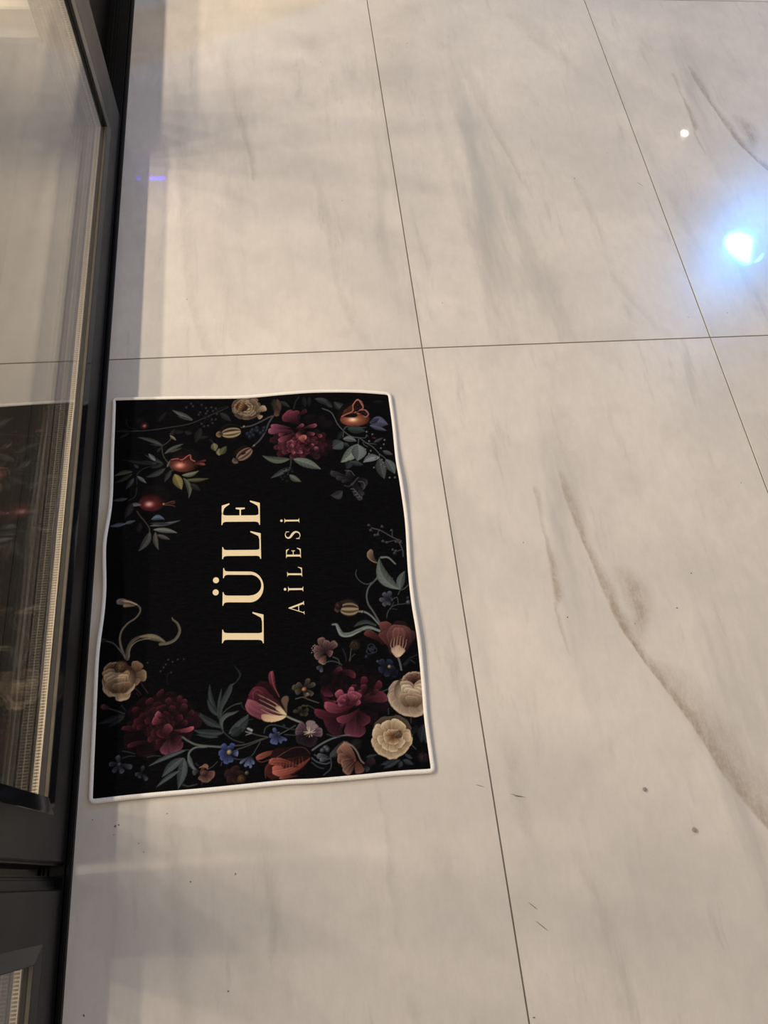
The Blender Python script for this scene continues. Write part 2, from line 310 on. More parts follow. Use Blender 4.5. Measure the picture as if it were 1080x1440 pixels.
# interlock between the two leaves: a set-back grooved strip on the second leaf and black seals in the gap
bm = bmesh.new(); box_bm(bm, -.650, -.6185, -.8895, -.8735, .012, 2.28, .0008); box_bm(bm, -.6175, -.6150, -.8895, -.8775, .012, 2.28, .0005)
from_bm('interlock_strip', bm, M_FRAME, door2)
box('dark_gap_seal', -.6185, -.6120, -.8893, -.8850, .012, 2.28, M_GASKET, door2)
box('dark_gap_seal', -.650, -.620, -.8734, -.8715, .012, 2.28, M_GASKET, door2)
box('dark_gap_seal', -.654, -.610, -.8602, -.8576, .012, 2.28, M_GASKET, door1)  # black strip added so the lamplit end face stays dark in the gap
# back leaf on the second track, beyond the first
door3 = leaf('door_3', .60, 2.10, .70, 2.04, .150, 2.20, .012, 2.28, .046, M_BLACK, M_BLACK)
def glow(name, c, s):
    n = NT(name); n.b.inputs['Base Color'].default_value = (0, 0, 0, 1); n.b.inputs['Emission Color'].default_value = (*c, 1); n.b.inputs['Emission Strength'].default_value = s
    return n.m
dev = box('display_unit', -.651, -.598, 1.035, 1.075, .425, .480, M_LAMPCASE, door3, .002)
bm = bmesh.new()
for k in range(5): box_bm(bm, -.646 + k * .0092, -.639 + k * .0092, 1.0335, 1.0352, .447, .456)
tag(from_bm('blue_display', bm, glow('blue_led', (.0, .0, 1.0), 70.0), dev), 'row of glowing blue segments')
# threshold track
trim = box('trim_1', -.720, -.6060, -2.42, 2.10, -.0060, .0090, M_BLACK); tag(trim, kind='structure')
for x0, x1, h in ((-.6060, -.6035, .0105), (-.6022, -.5975, .0075), (-.6270, -.6250, .0115), (-.6400, -.6370, .0140), (-.6330, -.6310, .0115)):
    box('rib', x0, x1, -2.42, 2.10, -.004, h, M_BLACK, trim, .0006)
seal = box('seal', -.5977, -.5958, -2.42, 2.10, -.004, .0022, plain('threshold_sealant', (.02, .018, .016), .6, 0, .3), trim, .0008)
# lintel and the inside of the shop
tag(box('wall_left', -.720, -.600, -2.60, 3.4, 2.29, 3.2, M_WALL), kind='structure')
tag(box('wall_right', 3.2, 3.35, -3.6, 5.9, 0, 3.4, M_WALL), kind='structure')
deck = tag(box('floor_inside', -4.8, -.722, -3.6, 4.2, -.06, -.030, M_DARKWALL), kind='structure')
bme = {}
for k in range(12):
    x1 = -.725 - k * .095
    bm = bmesh.new(); box_bm(bm, -.089, 0, -3.4, 3.4, -.030, -.004, .002); 
    me = bme.get(0)
    if me is None:
        bmesh.ops.recalc_face_normals(bm, faces=bm.faces); me = bpy.data.meshes.new('deck_board'); bm.to_mesh(me); me.materials.append(M_DECK); bme[0] = me
    bm.free(); link('deck_board', me, None, deck, (x1, 0, 0))
step = box('trim_2', -2.4, -.80, 1.010, 1.30, -.030, .050, M_WALL, None, .004); tag(step, kind='structure')
box('front_strip', -2.4, -.80, .960, 1.009, -.030, .012, plain('front_strip_grey', (.20, .19, .20), .5), step, .002)  # low grey strip along the front of the step
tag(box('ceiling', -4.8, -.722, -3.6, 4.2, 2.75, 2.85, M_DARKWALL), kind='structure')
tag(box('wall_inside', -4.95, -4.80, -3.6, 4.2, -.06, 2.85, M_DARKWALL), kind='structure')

# ------------------------------------------------------------------ wall lamps whose light glints on the tiles
def wall_lamp(name, label, y, z, r):
    root = empty(name, (3.2, y, z)); tag(root, label, 'lamp')
    bm = bmesh.new(); bmesh.ops.create_cone(bm, cap_ends=True, segments=20, radius1=r * 1.25, radius2=r * 1.1, depth=.07, matrix=Matrix.Translation((-.040, 0, .02)) @ Matrix.Rotation(math.pi / 2, 4, 'Y')); from_bm('lamp_case', bm, M_LAMPCASE, root)
    box('bracket', -.042, 0, -.03, .03, -.06, .08, M_LAMPCASE, root)
wall_lamp('blue_wall_lamp', 'blue lamp high on the right wall, mirrored as the bright blue glare on the tiles', 2.92, 2.66, .10)
wall_lamp('warm_wall_lamp', 'small warm lamp high on the right wall, mirrored as a pale glint on the tiles', 4.25, 2.72, .05)

# unseen slanted panel, added with its own faint glow for a blue reflection
pan = empty('glow_panel', (3.2, 3.5, 2.6)); tag(pan, 'slanted pale blue glowing panel added beside the blue lamp for its reflection on the tiles', 'panel')
bm = bmesh.new(); Q = [(.21, .08), (-.26, -.32), (-.20, .22), (.08, .34)]
A = [bm.verts.new((-.055, y, z)) for y, z in Q]; B = [bm.verts.new((-.035, y, z)) for y, z in Q]
bm.faces.new(A); bm.faces.new(B[::-1])
for i in range(4): bm.faces.new((A[i], B[i], B[(i + 1) % 4], A[(i + 1) % 4]))
from_bm('sheet', bm, glow('panel_glow', (.35, .50, 1.0), 1.1), pan)
for y, z in ((-.12, -.02), (.08, .16)): box('standoff', -.036, 0, y - .012, y + .012, z - .012, z + .012, M_LAMPCASE, pan)
# unseen round upright, added to keep blue light off the far left floor
bm = bmesh.new()
bmesh.ops.create_cone(bm, cap_ends=True, segments=40, radius1=.080, radius2=.080, depth=.66, matrix=Matrix.Translation((0, 0, .345)))
shadow_caster = empty('shadow_caster', (.10, 1.345, 0)); tag(shadow_caster, 'round pale grey upright added past the far edge of the view to cast a shadow', 'shadow_caster')
from_bm('shaft', bm, M_WALL, shadow_caster)
bm = bmesh.new(); bmesh.ops.create_cone(bm, cap_ends=True, segments=40, radius1=.095, radius2=.088, depth=.016, matrix=Matrix.Translation((0, 0, .008))); from_bm('base_plate', bm, M_WALL, shadow_caster)
bm = bmesh.new(); bmesh.ops.create_uvsphere(bm, u_segments=32, v_segments=10, radius=.080, matrix=Matrix.Translation((0, 0, .675)) @ Matrix.Diagonal((1, 1, .3, 1))); from_bm('cap', bm, M_WALL, shadow_caster, smooth=True)

# ------------------------------------------------------------------ grit on the floor
def chip(name, label, x, y, s, seed):
    rnd = random.Random(seed); bm = bmesh.new(); bmesh.ops.create_icosphere(bm, subdivisions=1, radius=s)
    for v in bm.verts: v.co = Vector((v.co.x * rnd.uniform(.7, 1.15), v.co.y * rnd.uniform(.7, 1.15), v.co.z * .55 * rnd.uniform(.7, 1.1)))
    zmin = min(v.co.z for v in bm.verts)
    for v in bm.verts: v.co.z -= zmin
    o = from_bm(name, bm, M_CHIP, None, (x, y, 0)); tag(o, label, 'grit', 'loose grit on the tiles')
chip('stone_chip', 'tiny dark stone chip on the tile, upper of the two right of the joint', .2306, -.8426, .0036, 3)
chip('stone_chip', 'tiny dark stone chip on the tile, lower of the two near the long vein', .2909, -.9051, .0042, 8)
SPECKS = [(-0.1396, 0.891, 0.0022), (-0.1555, 0.9444, 0.0016), (-0.1041, 1.0658, 0.0016), (-0.1252, 0.4099, 0.0022), (-0.4539, 0.1416, 0.0022), (0.0861, 0.968, 0.0024), (0.3359, 0.6857, 0.0022), (0.416, 0.4702, 0.0029), (0.5155, 0.5554, 0.002), (0.056, 0.1127, 0.0018), (0.6578, 0.0623, 0.0022), (0.5687, 0.0545, 0.002), (0.1227, -0.4278, 0.0022), (0.1713, -0.567, 0.0024), (0.4063, -0.5062, 0.0029), (0.363, -0.5661, 0.0026), (0.2833, -0.5872, 0.0018), (0.5543, -0.3379, 0.002), (-0.5418, -0.8166, 0.0031), (-0.5371, -0.8152, 0.0022), (-0.5432, -0.8275, 0.0016), (-0.5088, -0.842, 0.002), (-0.5017, -0.8536, 0.002), (-0.5734, -0.8051, 0.0018), (-0.4709, -0.8069, 0.0018), (-0.3768, -0.8943, 0.0026), (-0.4375, -0.8976, 0.0024), (-0.3882, -1.031, 0.0022), (-0.5689, -1.0367, 0.0033), (0.0074, -1.1053, 0.0033)]
rnd = random.Random(5); bm = bmesh.new()
for x, y, s in SPECKS:
    a = rnd.uniform(0, 3.1); el = rnd.uniform(.45, .9)
    bmesh.ops.create_icosphere(bm, subdivisions=1, radius=1, matrix=Matrix.Translation((x, y, .0002)) @ Matrix.Rotation(a, 4, 'Z') @ Matrix.Diagonal((s * .6, s * .6 * el, s * .25, 1)))
for (x0, y0, x1, y1) in ((.0232, -.8284, .0508, -.8371), (.030, -.8325, .046, -.8355), (.0248, -.9712, .0378, -.9832), (.0304, -.9946, .0475, -1.0103), (-.0246, -.8108, -.0103, -.8162), (.5616, .4561, .575, .4418)):
    L = math.hypot(x1 - x0, y1 - y0)
    bmesh.ops.create_icosphere(bm, subdivisions=1, radius=1, matrix=Matrix.Translation(((x0 + x1) / 2, (y0 + y1) / 2, .0001)) @ Matrix.Rotation(math.atan2(y1 - y0, x1 - x0), 4, 'Z') @ Matrix.Diagonal((L / 2, .0005, .0003, 1)))
tag(from_bm('dirt_specks', bm, M_SPECK), 'tiny dark specks and scuffs scattered over the pale tiles', 'dirt', kind='stuff')

# ------------------------------------------------------------------ the doormat
# ---- printed pattern of the mat: a small painter that fills a colour grid (2 cells per mm) ----
PX0, PY0, PW, PH, PK = -270.0, -370.0, 1080, 1480, 2.0
canvas = np.zeros((PH, PW, 3), np.float32)

def lin(c):
    c = np.asarray(c, np.float32) / 255.0
    return np.where(c <= 0.04045, c / 12.92, ((c + 0.055) / 1.055) ** 2.4)

def window(x0, y0, x1, y1):
    i0 = max(0, int((x0 - PX0) * PK) - 2); i1 = min(PW, int((x1 - PX0) * PK) + 3)
    j0 = max(0, int((y0 - PY0) * PK) - 2); j1 = min(PH, int((y1 - PY0) * PK) + 3)
    if i1 <= i0 or j1 <= j0: return None
    X, Y = np.meshgrid(PX0 + (np.arange(i0, i1) + .5) / PK, PY0 + (np.arange(j0, j1) + .5) / PK)
    return slice(j0, j1), slice(i0, i1), X, Y

def lay(js, iss, a, col):
    a = np.clip(a, 0, 1)[..., None]
    canvas[js, iss] = canvas[js, iss] * (1 - a) + col * a

def mixc(c0, c1, t):
    t = np.clip(t, 0, 1)[..., None]
    return c0 * (1 - t) + c1 * t

def curve(pts, n=10):
    P = np.array(pts, float); P = np.vstack([2 * P[0] - P[1], P, 2 * P[-1] - P[-2]]); out = []
    for i in range(1, len(P) - 2):
        for t in np.arange(n) / n:
            out.append(.5 * (2 * P[i] + (P[i + 1] - P[i - 1]) * t + (2 * P[i - 1] - 5 * P[i] + 4 * P[i + 1] - P[i + 2]) * t * t
                             + (3 * P[i] - P[i - 1] - 3 * P[i + 1] + P[i + 2]) * t ** 3))
    out.append(P[-2]); return np.array(out)

def stroke(pts, w0, w1, c, al=1.0, belly=0.0):
    C = curve(pts); n = len(C); c = lin(c); m = max(w0, w1) + belly + 1
    win = window(*(C.min(0) - m), *(C.max(0) + m))
    if win is None: return
    js, iss, X, Y = win; best = np.full(X.shape, 1e9); side = np.zeros(X.shape); ww = np.zeros(X.shape)
    for k in range(n - 1):
        (ax, ay), (bx, by) = C[k], C[k + 1]; dx, dy = bx - ax, by - ay; L2 = dx * dx + dy * dy + 1e-9
        t = np.clip(((X - ax) * dx + (Y - ay) * dy) / L2, 0, 1); ex, ey = X - ax - t * dx, Y - ay - t * dy
        s = (k + t) / (n - 1); w = (w0 + (w1 - w0) * s + belly * np.sin(np.pi * s) ** 1.5) / 2
        d = np.hypot(ex, ey) - w; u = d < best
        best = np.where(u, d, best); ww = np.where(u, w, ww); side = np.where(u, (ex * dy - ey * dx) / L2 ** .5, side)
    q = np.clip(side / (ww + .2), -1, 1)
    lay(js, iss, (.35 - best) / .6 * al, c * (1 + .35 * q)[..., None])

def petal(p0, p1, w, cd, cl, bend=0.0, kind='petal', al=1.0, streak=.35, rim=.5, seed=0):
    (x0, y0), (x1, y1) = p0, p1; L = float(np.hypot(x1 - x0, y1 - y0)) + 1e-6
    m = w + abs(bend) + 1
    win = window(min(x0, x1) - m, min(y0, y1) - m, max(x0, x1) + m, max(y0, y1) + m)
    if win is None: return
    js, iss, X, Y = win; ux, uy = (x1 - x0) / L, (y1 - y0) / L
    u = ((X - x0) * ux + (Y - y0) * uy) / L; v = -(X - x0) * uy + (Y - y0) * ux
    uc = np.clip(u, 0, 1); v = v - bend * 4 * uc * (1 - uc)
    cd, cl = lin(cd), lin(cl)
    if kind == 'leaf':
        hw = w / 2 * (np.sin(np.pi * uc ** .85) ** .9)
        r = v / (hw + .15); ve = np.cos((uc * 7 - np.abs(r) * 1.1) * 2 * np.pi)
        sh = .36 + .3 * (r > 0) + .06 * ve * (np.abs(r) > .1) - .25 * np.abs(r) ** 3 + rim * .3 * (1 - uc)
        sh = sh + .45 * np.exp(-(v / .45) ** 2) * (1 - uc * .5)
    else:
        wob = 1 + .05 * np.sin(r_phase(seed) + np.arctan2(v, (u - .5) * L) * 7)
        hw = w / 2 * (np.clip(uc, 0, 1) ** .5) * np.sqrt(np.clip(1 - ((uc - .62) / .40).clip(0) ** 2.6, 0, 1)) * wob
        r = v / (hw + .15)
        st = np.cos(r * 9 + np.sin(uc * 5 + seed)) * .5 + np.cos(r * 17 + seed) * .35 + np.cos(r * 31 + 2.3 * seed + uc * 3) * .25
        sh = .05 + .62 * uc ** 1.8 + streak * .34 * st * (1 - uc * .5) - .22 * (np.abs(r)) ** 2 * (1 - uc) + .10 * r * (1 if ux * .8 + uy * .4 > 0 else -1)
        edge = np.clip(1 - (hw - np.abs(v)) / (.07 * w + .35), 0, 1)
        tip = np.clip((uc - .86) / .14, 0, 1)
        sh = sh + rim * np.maximum(edge * uc ** 1.5, tip * .6) * .75
        lay(js, iss, np.minimum((hw + 1.3 - np.abs(v)) / 1.8, np.minimum(u + 1.2 / L, 1 + 1.6 / L - u) * L / 1.6) * .5 * al, cd * .12)
    a = np.minimum((hw - np.abs(v)) / .5 + .3, np.minimum(u, 1 - u) * L / .5 + .4)
    lay(js, iss, a * al, mixc(cd, cl, sh))

def r_phase(s): return (s * 2.399) % 6.283

def ball(cx, cy, rx, ry, ang, cd, cl, ch, hx=-.25, hy=-.2, hs=.22, al=1.0):
    m = max(rx, ry) + 1; win = window(cx - m, cy - m, cx + m, cy + m)
    if win is None: return
    js, iss, X, Y = win; c, s = np.cos(ang), np.sin(ang)
    u = ((X - cx) * c + (Y - cy) * s) / rx; v = (-(X - cx) * s + (Y - cy) * c) / ry; d = np.hypot(u, v)
    e = np.hypot(u - hx, v - hy)
    col = mixc(lin(cd), lin(cl), 1.1 - e * .95); col = mixc(col, lin(ch), np.exp(-(e / hs) ** 2))
    lay(js, iss, (1 - d) * min(rx, ry) / .6 * al, col)

def pod(cx, cy, rx, ry, ang, cd, cl, ccrown):
    m = rx * 1.9; win = window(cx - m, cy - m, cx + m, cy + m)
    if win is None: return
    js, iss, X, Y = win; c, s = np.cos(ang), np.sin(ang)
    u = ((X - cx) * c + (Y - cy) * s) / rx; v = (-(X - cx) * s + (Y - cy) * c) / ry
    vv = v / np.sqrt(np.clip(1 - u * u, .02, 1)); st = np.cos(np.arcsin(np.clip(vv, -1, 1)) * 8)
    col = mixc(lin(cd), lin(cl), .55 + .4 * st - .35 * np.abs(v + .25)); d = np.hypot(u, v)
    lay(js, iss, (1 - d) * ry / .6, col)
    kx, ky = cx - c * rx * 1.22, cy - s * rx * 1.22       # crown at the blind end
    for k in range(-3, 4):
        a = ang + np.pi + k * .42
        petal((cx - c * rx * .9, cy - s * rx * .9), (kx + np.cos(a) * rx * .34, ky + np.sin(a) * rx * .34), rx * .3, cd, ccrown, seed=k)

def bloom(cx, cy, rx, ry, ang, cols, seed, rings=5, dens=1.0, lx=-.2, ly=.15, core=None, plump=1.0, al=1.0):
    """a full flower head: rings of cupped petals from the outside in, brighter around (lx, ly)"""
    rnd = np.random.RandomState(seed); cd, cm, cl = [np.array(q, float) for q in cols]; c, s = np.cos(ang), np.sin(ang)
    def P(a, r): 
        x, y = np.cos(a) * r * rx, np.sin(a) * r * ry; return cx + x * c - y * s, cy + x * s + y * c
    for k in range(rings):
        f = 1 - k / rings; n = max(3, int(round((9 if k else 8) * dens * (.45 + .55 * f)))); a0 = rnd.rand() * 6.3
        for i in rnd.permutation(n):
            a = a0 + i * 6.283 / n + rnd.uniform(-.12, .12); ro = f * rnd.uniform(.88, 1.06); ri = max(0, ro - .55 * f - .12)
            p0, p1 = P(a, ri), P(a, ro)
            br = np.clip(1.12 - .62 * np.hypot(np.cos(a) * ro - lx, np.sin(a) * ro - ly) + rnd.uniform(-.13, .13), .25, 1.25)
            w = 6.283 / n * (ri + ro) / 2 * min(rx, ry) * 1.75 * plump + .14 * min(rx, ry)
            petal(p0, p1, w, cd * .8, cm * (1 - .55) * br + cl * .55 * br, rim=.75, streak=.3, seed=rnd.randint(99), al=al)
    if core is not None:
        for i in range(7):
            a = rnd.rand() * 6.3; p = P(a, .02); q = P(a, rnd.uniform(.14, .26)); petal(p, q, .16 * min(rx, ry), core[0], core[1], seed=i)

def daisy(cx, cy, r, n, cd, cl, ctr, rot=0.0, w=.75, squash=1.0, al=1.0):
    for i in range(n):
        a = rot + i * 6.283 / n; k = .85 + .3 * ((i * 7 % 5) / 5)
        petal((cx, cy), (cx + np.cos(a) * r * k, cy + np.sin(a) * r * k * squash), r * w * 6.283 / n * .95, cd, cl, rim=.8, seed=i, al=al)
    if ctr is not None: ball(cx, cy, r * .2, r * .2, 0, ctr, ctr, [min(255, q * 1.3) for q in ctr])

def rose(cx, cy, rx, ry, cols, ex, ey, seed):
    """a cabbage rose: wide outer petals and a tight dark whorl around the eye (ex, ey)"""
    bloom(cx, cy, rx, ry, 0, cols, seed, rings=2, dens=.8, lx=-.1, ly=-.2, plump=1.1)
    rnd = np.random.RandomState(seed + 5); cd, cm, cl = [np.array(q, float) for q in cols]
    for k in range(7):
        f = 1 - k / 7.5; x, y = cx + (ex - cx) * (1 - f) ** .8, cy + (ey - cy) * (1 - f) ** .8
        ball(x, y, rx * .80 * f, ry * .80 * f, rnd.uniform(-.3, .3), cd * (1 - .06 * k), cm * (.55 + .45 * f) + cl * .0 + (cl - cm) * f, cl * (1.02 - .07 * k), hx=-.1, hy=-.45, hs=.5)
        a0 = rnd.rand() * 6.3
        pts = [(x + np.cos(a0 + t) * rx * .74 * f, y + np.sin(a0 + t) * ry * .74 * f) for t in np.linspace(0, 3.2, 7)]
        stroke(pts, .5, .5, cd * .8, .8)
    ball(ex, ey, rx * .13, ry * .13, 0, cd * .35, cd * .6, cd * .7)

canvas[:] = 0.0
stroke([(-242,277.6),(-207.7,276.6),(-184.8,277.7),(-150.4,282),(-115.6,287.8),(-80.5,303.5),(-47.8,319.7)],2.22,1.58,(62,60,57))
stroke([(-227.6,302),(-226.6,292.7),(-221.2,284.7),(-208.4,279.4)],2.26,0.85,(42,42,45))
petal((-219.6,277),(-241,279),7,(14,14,14),(51,52,50),kind='leaf')
petal((-220.7,273.2),(-240.1,261.5),7,(15,15,14),(55,56,52),kind='leaf')
ball(-202.7,296,8.9,10.9,0,(8,6,6),(24,20,20),(36,30,30),hx=-0.25,hy=0.2,hs=0.22)
ball(-196.1,287.9,7.6,8.5,0,(30,14,14),(80,35,32),(185,110,100),hx=0.05,hy=-0.1,hs=0.3)
petal((-111.3,295.3),(-148.2,318.8),9.7,(31,31,30),(112,112,108),kind='leaf')
petal((-111.3,293.9),(-139.2,305),5.2,(22,22,21),(80,80,78),kind='leaf')
petal((-170.9,294.4),(-156.9,316.7),8.4,(10,10,10),(39,39,39),kind='leaf')
petal((-127,270.9),(-147.3,272.1),9.6,(10,11,10),(39,41,39),kind='leaf')
petal((-163.3,244.8),(-207.2,263.5),8.2,(25,26,24),(92,94,87),kind='leaf',bend=-2.5)
petal((-163.3,244.1),(-186.7,248.6),3.8,(19,19,18),(69,71,66),kind='leaf')
stroke([(-165.2,242.8),(-155.4,250.1),(-149.3,258.3),(-151,268.8)],1.88,1.57,(70,66,60))
petal((-150.6,264.6),(-139.5,253.6),5.1,(41,38,31),(149,138,112),kind='leaf')
petal((-147.7,264.5),(-143.1,278.1),8.3,(16,14,11),(59,52,41),kind='leaf')
stroke([(-164.7,242.8),(-161.1,223.3),(-152.2,207.6),(-144.3,192.2)],1.88,1.88,(72,66,56))
petal((-159.2,227.5),(-126.7,246),8.7,(28,29,26),(101,105,96),kind='leaf',bend=1.2)
petal((-149.3,229.3),(-129.5,237.3),4.4,(25,24,19),(92,89,69),kind='leaf')
petal((-172,230.7),(-163.8,242.1),5,(16,16,16),(57,59,59),kind='leaf')
petal((-161.5,207.6),(-193.1,226.9),8,(19,20,21),(71,73,75),kind='leaf')
petal((-174.4,214),(-186.7,229.2),7.4,(39,40,40),(140,144,144),kind='leaf')
petal((-171.4,208.2),(-207.5,213.8),6.8,(21,21,22),(75,78,80),kind='leaf')
petal((-172.7,205.6),(-230.6,217.5),7.4,(12,13,14),(46,48,52),kind='leaf')
petal((-160.1,206.5),(-182.3,199.6),8,(15,16,16),(55,57,57),kind='leaf')
petal((-157.1,198),(-190.1,182),11,(21,22,21),(75,80,78),kind='leaf',bend=2.5)
petal((-147.2,194),(-158.7,170.2),8.6,(20,21,20),(73,75,73),kind='leaf')
petal((-154.3,199.5),(-149,214.1),4.3,(35,32,25),(126,114,92),kind='leaf')
stroke([(-176.9,204.2),(-193.5,198.6),(-204.2,187.8),(-204,168.3)],1.54,1.54,(52,52,50))
petal((-212.8,193.3),(-242.3,186.3),9.1,(29,28,21),(105,101,75),kind='leaf',bend=-2.4)
petal((-212.6,189.7),(-241.1,173.3),7.9,(21,20,14),(75,73,52),kind='leaf',bend=1.8)
petal((-204.1,184.5),(-188.1,169.8),6.7,(33,34,35),(119,124,128),kind='leaf')
petal((-209.5,181),(-222.3,159.2),8.5,(21,21,23),(75,78,82),kind='leaf')
petal((-202,200.8),(-210.6,208),6.1,(19,19,19),(69,69,69),kind='leaf')
ball(-122.9,212.5,25,24.2,-0.1,(14,11,10),(26,20,18),(30,22,20),hx=-0.25,hy=0.2,hs=0.22)
ball(-124.8,205.3,25,17.4,-0.05,(34,16,13),(135,66,50),(232,160,128),hx=-0.3,hy=-0.2,hs=0.26)
petal((-149,214.8),(-112.1,217.9),10.5,(40,8,10),(95,18,22),rim=0.2)
stroke([(-147.6,214.7),(-137.7,216.1),(-129.1,213.6),(-119.3,220.7),(-115,222.1),(-113.5,213.6),(-106.9,208.8)],1.55,1.55,(175,100,78))
ball(-137.6,212.7,1.7,2,0,(40,7,8),(120,22,24),(180,33,36),hx=-0.25,hy=0.2,hs=0.22)
ball(-131.9,210.4,1.7,2,0,(40,7,8),(120,22,24),(180,33,36),hx=-0.25,hy=0.2,hs=0.22)
ball(-126.3,212.7,1.7,2,0,(40,7,8),(120,22,24),(180,33,36),hx=-0.25,hy=0.2,hs=0.22)
ball(-122.1,215.1,1.7,2,0,(40,7,8),(120,22,24),(180,33,36),hx=-0.25,hy=0.2,hs=0.22)
ball(-118.3,210.9,1.7,2,0,(40,7,8),(120,22,24),(180,33,36),hx=-0.25,hy=0.2,hs=0.22)
ball(-126.2,208,1.7,2,0,(40,7,8),(120,22,24),(180,33,36),hx=-0.25,hy=0.2,hs=0.22)
ball(-133.4,214.5,1.7,2,0,(40,7,8),(120,22,24),(180,33,36),hx=-0.25,hy=0.2,hs=0.22)
ball(-120,207,1.7,2,0,(40,7,8),(120,22,24),(180,33,36),hx=-0.25,hy=0.2,hs=0.22)
petal((-109.2,204.9),(-87.9,209.7),5.6,(60,26,22),(120,60,48))
petal((-109.2,204.3),(-89.8,201.7),6.2,(80,34,28),(150,72,58))
stroke([(-97.8,204.9),(-89.3,200.4)],0.93,0.62,(150,90,70))
petal((-141.4,185.1),(-128.9,153.7),16.5,(44,40,23),(158,144,82),kind='leaf')
petal((-128.7,182.3),(-100,189.4),9.2,(39,38,31),(140,138,112),kind='leaf',bend=-3.1)
petal((-121.6,172.7),(-83.1,172.8),7.9,(31,29,18),(112,105,66),kind='leaf',bend=-1.8)
petal((-126.4,176.9),(-117,135.9),9.1,(31,30,26),(112,110,96),kind='leaf',bend=5.5)
petal((-114.5,164.1),(-97.6,150),10.3,(16,16,12),(59,57,43),kind='leaf')
ball(-172.3,143.8,23.5,22.4,0,(12,9,9),(24,14,14),(26,16,16),hx=-0.25,hy=0.2,hs=0.22)
ball(-178,132.1,22,17.4,-0.05,(34,10,12),(116,36,40),(240,170,160),hx=-0.2,hy=-0.2,hs=0.24)
petal((-160.9,127.8),(-139.5,129.5),6.5,(50,20,20),(96,50,48))
stroke([(-158.2,126.9),(-147.3,131.9),(-140.4,132.7)],0.89,0.59,(120,80,66))
stroke([(-155.4,126.1),(-144.4,124.4),(-139.4,121.9)],0.89,0.59,(110,90,80))
ball(-158.2,127.6,2.5,2.8,0,(63,36,32),(190,110,96),(255,165,144),hx=-0.25,hy=0.2,hs=0.22)
petal((-195.1,127.9),(-217.5,125.3),7.7,(35,33,33),(128,121,119),kind='leaf',bend=-2.4)
petal((-210.2,132),(-219.7,102.5),13,(16,14,15),(57,50,55),kind='leaf')
petal((-218.2,141.1),(-242.6,138.3),7.7,(26,26,26),(96,96,96),kind='leaf')
stroke([(-203.8,161.8),(-204.9,149.1),(-207.9,143),(-217.2,136.6)],1.8,1.5,(56,46,48))
stroke([(-201.4,115.8),(-195.6,106.1),(-187.1,94.7),(-180,81.9),(-180.9,69.9)],1.75,1.46,(82,72,62))
petal((-177.8,99.6),(-156.1,98.1),9.9,(29,33,37),(105,119,133),kind='leaf',bend=4.1)
petal((-180.1,87.4),(-129.7,95.3),6.4,(30,31,31),(108,112,112),kind='leaf',bend=-1.7)
petal((-178.9,91.7),(-146.4,90.3),5.2,(19,19,19),(69,71,71),kind='leaf')
petal((-173.7,80),(-134.7,72),9.2,(37,37,35),(135,135,126),kind='leaf',bend=1.7)
petal((-179,76.4),(-195.8,41),12.1,(28,28,26),(101,101,94),kind='leaf',bend=2.9)
petal((-170.4,75.8),(-164.1,42.3),8.6,(29,28,24),(105,101,89),kind='leaf',bend=-2.3)
petal((-167.5,70.4),(-146.4,60.7),7.5,(28,27,25),(103,98,92),kind='leaf')
petal((-217.9,91.3),(-242.5,86.4),8.1,(31,33,35),(112,119,126),kind='leaf')
petal((-219.2,91.4),(-202.8,97.3),6.9,(26,28,29),(96,101,105),kind='leaf')
petal((-195.1,92.2),(-197.1,74),8.7,(12,11,12),(46,41,43),kind='leaf')
ball(-122.4,322.8,2.9,3.5,0,(19,19,21),(58,58,64),(87,87,96),hx=-0.25,hy=0.2,hs=0.22)
ball(-114.1,330.3,2.9,3.5,0,(19,19,21),(58,58,64),(87,87,96),hx=-0.25,hy=0.2,hs=0.22)
ball(-110.8,324.6,2.9,3.5,0,(19,19,21),(58,58,64),(87,87,96),hx=-0.25,hy=0.2,hs=0.22)
ball(-95.2,326.9,2.9,3.5,0,(19,19,21),(58,58,64),(87,87,96),hx=-0.25,hy=0.2,hs=0.22)
ball(-87.3,319.3,2.9,3.5,0,(19,19,21),(58,58,64),(87,87,96),hx=-0.25,hy=0.2,hs=0.22)
ball(-84.7,312.8,2.9,3.5,0,(19,19,21),(58,58,64),(87,87,96),hx=-0.25,hy=0.2,hs=0.22)
ball(-77.6,320.4,2.9,3.5,0,(19,19,21),(58,58,64),(87,87,96),hx=-0.25,hy=0.2,hs=0.22)
ball(-69.8,317.5,2.9,3.5,0,(19,19,21),(58,58,64),(87,87,96),hx=-0.25,hy=0.2,hs=0.22)
ball(-87.3,307.4,2.9,3.5,0,(19,19,21),(58,58,64),(87,87,96),hx=-0.25,hy=0.2,hs=0.22)
ball(-75,312.3,2.9,3.5,0,(19,19,21),(58,58,64),(87,87,96),hx=-0.25,hy=0.2,hs=0.22)
ball(-67.9,305.6,2.9,3.5,0,(19,19,21),(58,58,64),(87,87,96),hx=-0.25,hy=0.2,hs=0.22)
ball(-69.9,293.9,2.9,3.4,0,(19,19,21),(58,58,64),(87,87,96),hx=-0.25,hy=0.2,hs=0.22)
ball(-75.7,286.4,2.8,3.4,0,(19,19,21),(58,58,64),(87,87,96),hx=-0.25,hy=0.2,hs=0.22)
ball(-77,293.5,2.8,3.4,0,(19,19,21),(58,58,64),(87,87,96),hx=-0.25,hy=0.2,hs=0.22)
ball(-83.5,281.4,2.8,3.4,0,(19,19,21),(58,58,64),(87,87,96),hx=-0.25,hy=0.2,hs=0.22)
ball(-90.6,280.3,2.8,3.4,0,(19,19,21),(58,58,64),(87,87,96),hx=-0.25,hy=0.2,hs=0.22)
ball(-95.1,286,2.8,3.4,0,(19,19,21),(58,58,64),(87,87,96),hx=-0.25,hy=0.2,hs=0.22)
